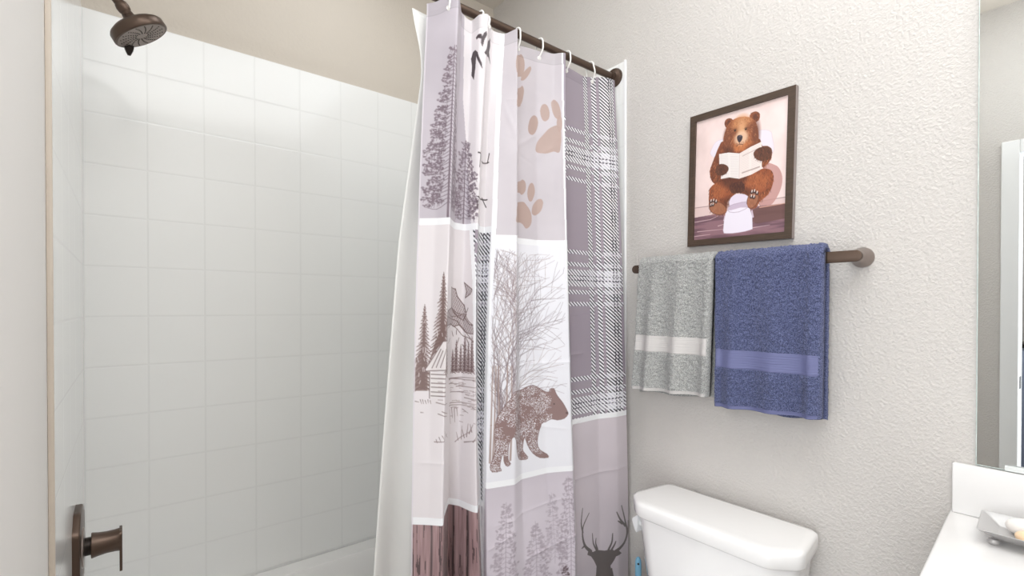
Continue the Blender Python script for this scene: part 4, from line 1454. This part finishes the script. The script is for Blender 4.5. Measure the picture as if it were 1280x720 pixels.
bm = prism(bmesh.new(), [(TY + .2215, .683), (TY + .2415, .667), (TY + .2435, .659), (TY + .2325, .631), (TY + .2255, .625), (TY + .2235, .641)], (1.338, 0, 0), (0, 1, 0), (0, 0, 1), (1, 0, 0), 0.036)
bmesh.ops.bevel(bm, geom=list(bm.edges), offset=0.002, segments=2, affect='EDGES')
obj('lever_paddle', bm, M['seat'], lv)


def oval(cx, rx0, rx1, ry, z, n=40):
    out = []
    for k in range(n):
        a = 2 * PI * k / n
        c, s = math.cos(a), math.sin(a)
        out.append((cx + (rx1 if c > 0 else rx0) * c, TY + ry * s, z))
    return out


bm = loft(bmesh.new(), [oval(1.12, .20, .30, .115, 0.0), oval(1.12, .19, .30, .108, 0.03), oval(1.12, .18, .28, .100, 0.14), oval(1.10, .22, .28, .140, 0.25), oval(1.08, .275, .27, .182, 0.36),
                        oval(1.08, .280, .27, .186, 0.385), oval(1.08, .275, .265, .182, 0.392), oval(1.07, .225, .19, .135, 0.390), oval(1.07, .20, .16, .115, 0.33), oval(1.09, .10, .08, .06, 0.22)])
obj('bowl', bm, M['porcelain'], tl, True, 60)
obj('bowl_deck', loft(bmesh.new(), [tplan(1.24, 1.48, .13, .15, .14, 1.30, z) for z in (0.30, 0.3852)]), M['porcelain'], tl)
bm = loft(bmesh.new(), [oval(1.075, .282, .22, .187, 0.393), oval(1.075, .286, .222, .190, 0.402), oval(1.075, .282, .22, .187, 0.411), oval(1.07, .2, .15, .118, 0.411), oval(1.07, .2, .15, .118, 0.393), oval(1.075, .282, .22, .187, 0.393)], False, False)
obj('toilet_seat', bm, M['seat'], tl)
obj('seat_lid', loft(bmesh.new(), [oval(1.08, .286, .21, .188, 0.412), oval(1.08, .290, .213, .191, 0.420), oval(1.08, .284, .208, .187, 0.430), oval(1.08, .2, .15, .13, 0.436)]), M['seat'], tl)

# ------------------------------------------------------------------ toilet brush between toilet and tub
bx_, by_ = 1.43, 0.991
br = thing('toilet_brush', (bx_, by_, 0.0), 'toilet brush with pale blue handle standing between toilet and tub', 'toilet brush')
obj('holder', lathe(bmesh.new(), (bx_, by_, 0.0), (0, 0, 1), [(0.0, 0.0), (0.050, 0.0), (0.052, 0.006), (0.046, 0.012), (0.040, 0.11), (0.042, 0.114), (0.038, 0.114), (0.036, 0.02), (0.0, 0.02)], 32), M['seat'], br)
obj('brush_head', lathe(bmesh.new(), (bx_, by_, 0.022), (0, 0, 1), [(0.0, 0.0), (0.026, 0.005), (0.033, 0.03), (0.030, 0.07), (0.012, 0.086), (0.0, 0.086)], 28), M['bristle'], br)
hp = []
for z, a, b in ((0.10, .006, .006), (0.20, .006, .006), (0.30, .0075, .006), (0.40, .0095, .0065), (0.463, .0105, .0065), (0.485, .0095, .006), (0.494, .006, .005), (0.497, .002, .002)):
    hp.append([(bx_ + b * math.sin(2 * PI * k / 20) * .8 - a * math.cos(2 * PI * k / 20) * .6, by_ + a * math.cos(2 * PI * k / 20) * .8 + b * .6 * math.sin(2 * PI * k / 20), z) for k in range(20)])
hb = obj('handle', loft(bmesh.new(), hp), M['blue_plastic'], br)
hb['label'] = 'pale blue plastic handle'
obj('hanging_hole', lathe(bmesh.new(), (bx_ - 0.0062, by_ - 0.0048, 0.477), (-0.77, -0.6, 0.1), [(0.0, -0.001), (0.0028, -0.001), (0.0032, 0.0012), (0.0024, 0.0008), (0.0, 0.0)], 16), M['bronze_dark'], hb)

# ------------------------------------------------------------------ vanity, countertop, mirror
vn = thing('vanity_cabinet', (1.27, -0.35, 0.0), 'painted vanity cabinet under the white countertop', 'cabinet')
obj('cabinet_body', B((1.03, -0.93, 0.09), (W - 0.001, 0.185, 0.8395), 0.002), M['cabinet'], vn)
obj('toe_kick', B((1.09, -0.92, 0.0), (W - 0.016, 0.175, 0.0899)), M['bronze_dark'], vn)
for ya, yb_ in ((-0.915, -0.38), (-0.365, 0.17)):
    d_ = obj('door', box(B((1.012, ya, 0.12), (1.0299, yb_, 0.81), 0.003), (1.008, ya + .06, .18), (1.0125, yb_ - .06, .75), 0.002), M['cabinet'], vn)
    yk = -0.41 if ya < -0.5 else -0.335
    obj('knob', lathe(bmesh.new(), (1.012, yk, 0.74), (-1, 0, 0), [(0, 0), (.006, 0), (.006, .012), (.014, .018), (.013, .026), (0, .028)], 20), M['bronze'], d_)
CT = 0.880
ct = thing('countertop', (1.25, -0.35, 0.84), 'white vanity countertop with backsplash in the lower right corner', 'countertop')
out = [(0.985, 0.196), (W - 0.001, 0.2312), (W - 0.001, -0.95), (0.985, -0.95)]
bm = prism(bmesh.new(), rounded(out, 0.006, 3), (0, 0, 0.840), (1, 0, 0), (0, 1, 0), (0, 0, 1), CT - 0.840, 0.004)
obj('top_slab', bm, M['counter'], ct)
obj('backsplash', B((W - 0.0205, -0.95, CT + 0.0001), (W - 0.0005, 0.2255, 0.9865), 0.0025, 3), M['counter'], ct)

mr = thing('wall_mirror', (W, -0.35, 0.99), 'frameless wall mirror above the vanity at the right edge', 'mirror')
MX0, MX1, MZ0, MZ1 = -0.93, 0.190, 0.9885, 2.06
obj('mirror_glass', B((W - 0.0058, MX0 + .0012, MZ0 + .0012), (W - 0.0052, MX1 - .0012, MZ1 - .0012)), M['mirror'], mr, False)
bm = bmesh.new()
e = 0.0014
for a, b in (((MX0, MZ0), (MX1, MZ0 + e)), ((MX0, MZ1 - e), (MX1, MZ1)), ((MX0, MZ0 + e), (MX0 + e, MZ1 - e)), ((MX1 - e, MZ0 + e), (MX1, MZ1 - e))):
    box(bm, (W - 0.0062, a[0], a[1]), (W - 0.0006, b[0], b[1]))
obj('mirror_edge', bm, M['mirror_edge'], mr, False)
for yc in (0.118, -0.80):
    bm = B((W - 0.0105, yc - .028, MZ0 - 0.0005), (W - 0.0063, yc + .028, MZ0 + 0.0105), 0.001)
    obj('clip', bm, M['clip'], mr)

# ------------------------------------------------------------------ soap dish with soaps
DT = CT + 0.0302
sd_ = thing('soap_dish', (1.405, 0.09, CT), 'pewter soap tray on little round feet on the countertop', 'soap dish')
xa, xb, ya, yb_ = 1.346, 1.474, -0.010, 0.170


def sd_ring(i, z, dz=0.0):
    k = 0.07                                                       # the tray stands a little askew
    return [(x, y + k * (x - 1.41), z) for x, y in rounded([(xa + i, ya + i), (xb - i, ya + i), (xb - i, yb_ - i), (xa + i, yb_ - i)], 0.004, 3)]


bm = loft(bmesh.new(), [sd_ring(.026, CT + .0115), sd_ring(.0015, DT - .0018), sd_ring(0, DT - .0005), sd_ring(.0008, DT), sd_ring(.0022, DT - .0004), sd_ring(.027, CT + .0138)])
obj('tray', bm, M['pewter'], sd_, True, 25)
for fx, fy in ((1.372, .145), (1.444, .148), (1.372, .012), (1.444, .015)):
    obj('foot', lathe(bmesh.new(), (fx, fy, CT + .0001), (0, 0, 1), [(0, 0), (.005, .0003), (.0088, .004), (.0092, .007), (.007, .0105), (0, .0120)], 24), M['pewter'], sd_)


def pebble(name, c, rx, ry, rz, m, label, rot=0.0, amp=.06, seed=1):
    bm = bmesh.new()
    bmesh.ops.create_uvsphere(bm, u_segments=40, v_segments=24, radius=1.0)
    r = random.Random(seed)
    ph = [r.uniform(0, 6) for _ in range(6)]
    for v in bm.verts:
        p = v.co
        k = 1 + amp * (math.sin(3 * p.x + ph[0]) * math.cos(2.5 * p.y + ph[1]) + .6 * math.sin(4 * p.z + 3 * p.y + ph[2]))
        x, y, z = p.x * rx * k, p.y * ry * k, p.z * rz * k
        z = max(z, -rz * .82)
        v.co = (c[0] + x * math.cos(rot) - y * math.sin(rot), c[1] + x * math.sin(rot) + y * math.cos(rot), c[2] + z + rz * .82)
    o = obj(name, bm, m, None, True, 180)
    return tag(o, label, 'soap')


pebble('soap', (1.428, 0.098, CT + .0141), .023, .037, .017, M['soap_white'], 'knobbly white soap lying at the back of the pewter tray', .15, .05, 3)
pebble('soap', (1.383, 0.090, CT + .0141), .019, .030, .0130, M['soap_peach'], 'smooth peach-coloured soap at the front of the pewter tray', -.1, .02, 4)

# ------------------------------------------------------------------ glimpsed in the mirror through the doorway
hc = thing('hall_cabinet', (-2.5, 0.4, 0.0), 'blue-grey cabinet in the next room, glimpsed in the mirror', 'cabinet')
obj('cabinet_body', B((-2.69, -0.2, 0.06), (-2.32, 0.95, 1.02), 0.004), M['blue_bed'], hc)
obj('cabinet_top', B((-2.70 + .005, -0.21, 1.0205), (-2.30, 0.96, 1.05), 0.004), M['bronze_dark'], hc)
obj('plinth', B((-2.68, -0.19, 0.0), (-2.35, 0.94, 0.0595)), M['bronze_dark'], hc)
for ya in (-0.19, 0.385):
    obj('door', box(B((-2.3199, ya, 0.09), (-2.302, ya + .555, 1.0), 0.003), (-2.3015, ya + .06, .15), (-2.298, ya + .495, .94), .002), M['blue_bed'], hc)

# ------------------------------------------------------------------ vanity light above the mirror (just outside the picture)
vl = thing('vanity_light', (W, -0.36, 2.20), 'bronze vanity light with three white glass shades above the mirror', 'wall lamp')
obj('back_plate', B((W - 0.022, -0.70, 2.155), (W - 0.0005, -0.02, 2.235), 0.006), M['bronze'], vl)
for yv in (-0.60, -0.36, -0.12):
    obj('lamp_arm', tube(bmesh.new(), smooth_open([(W - 0.020, yv, 2.20), (W - 0.07, yv, 2.205), (W - 0.105, yv, 2.225), (W - 0.106, yv, 2.243)], 4), 0.008, 14), M['bronze'], vl)
    obj('glass_shade', lathe(bmesh.new(), (W - 0.106, yv, 2.245), (0, 0, -1), [(0.0, 0.0), (0.026, 0.0), (0.034, 0.010), (0.048, 0.060), (0.055, 0.125), (0.052, 0.128), (0.0, 0.122)], 32), M['lamp_glass'], vl)
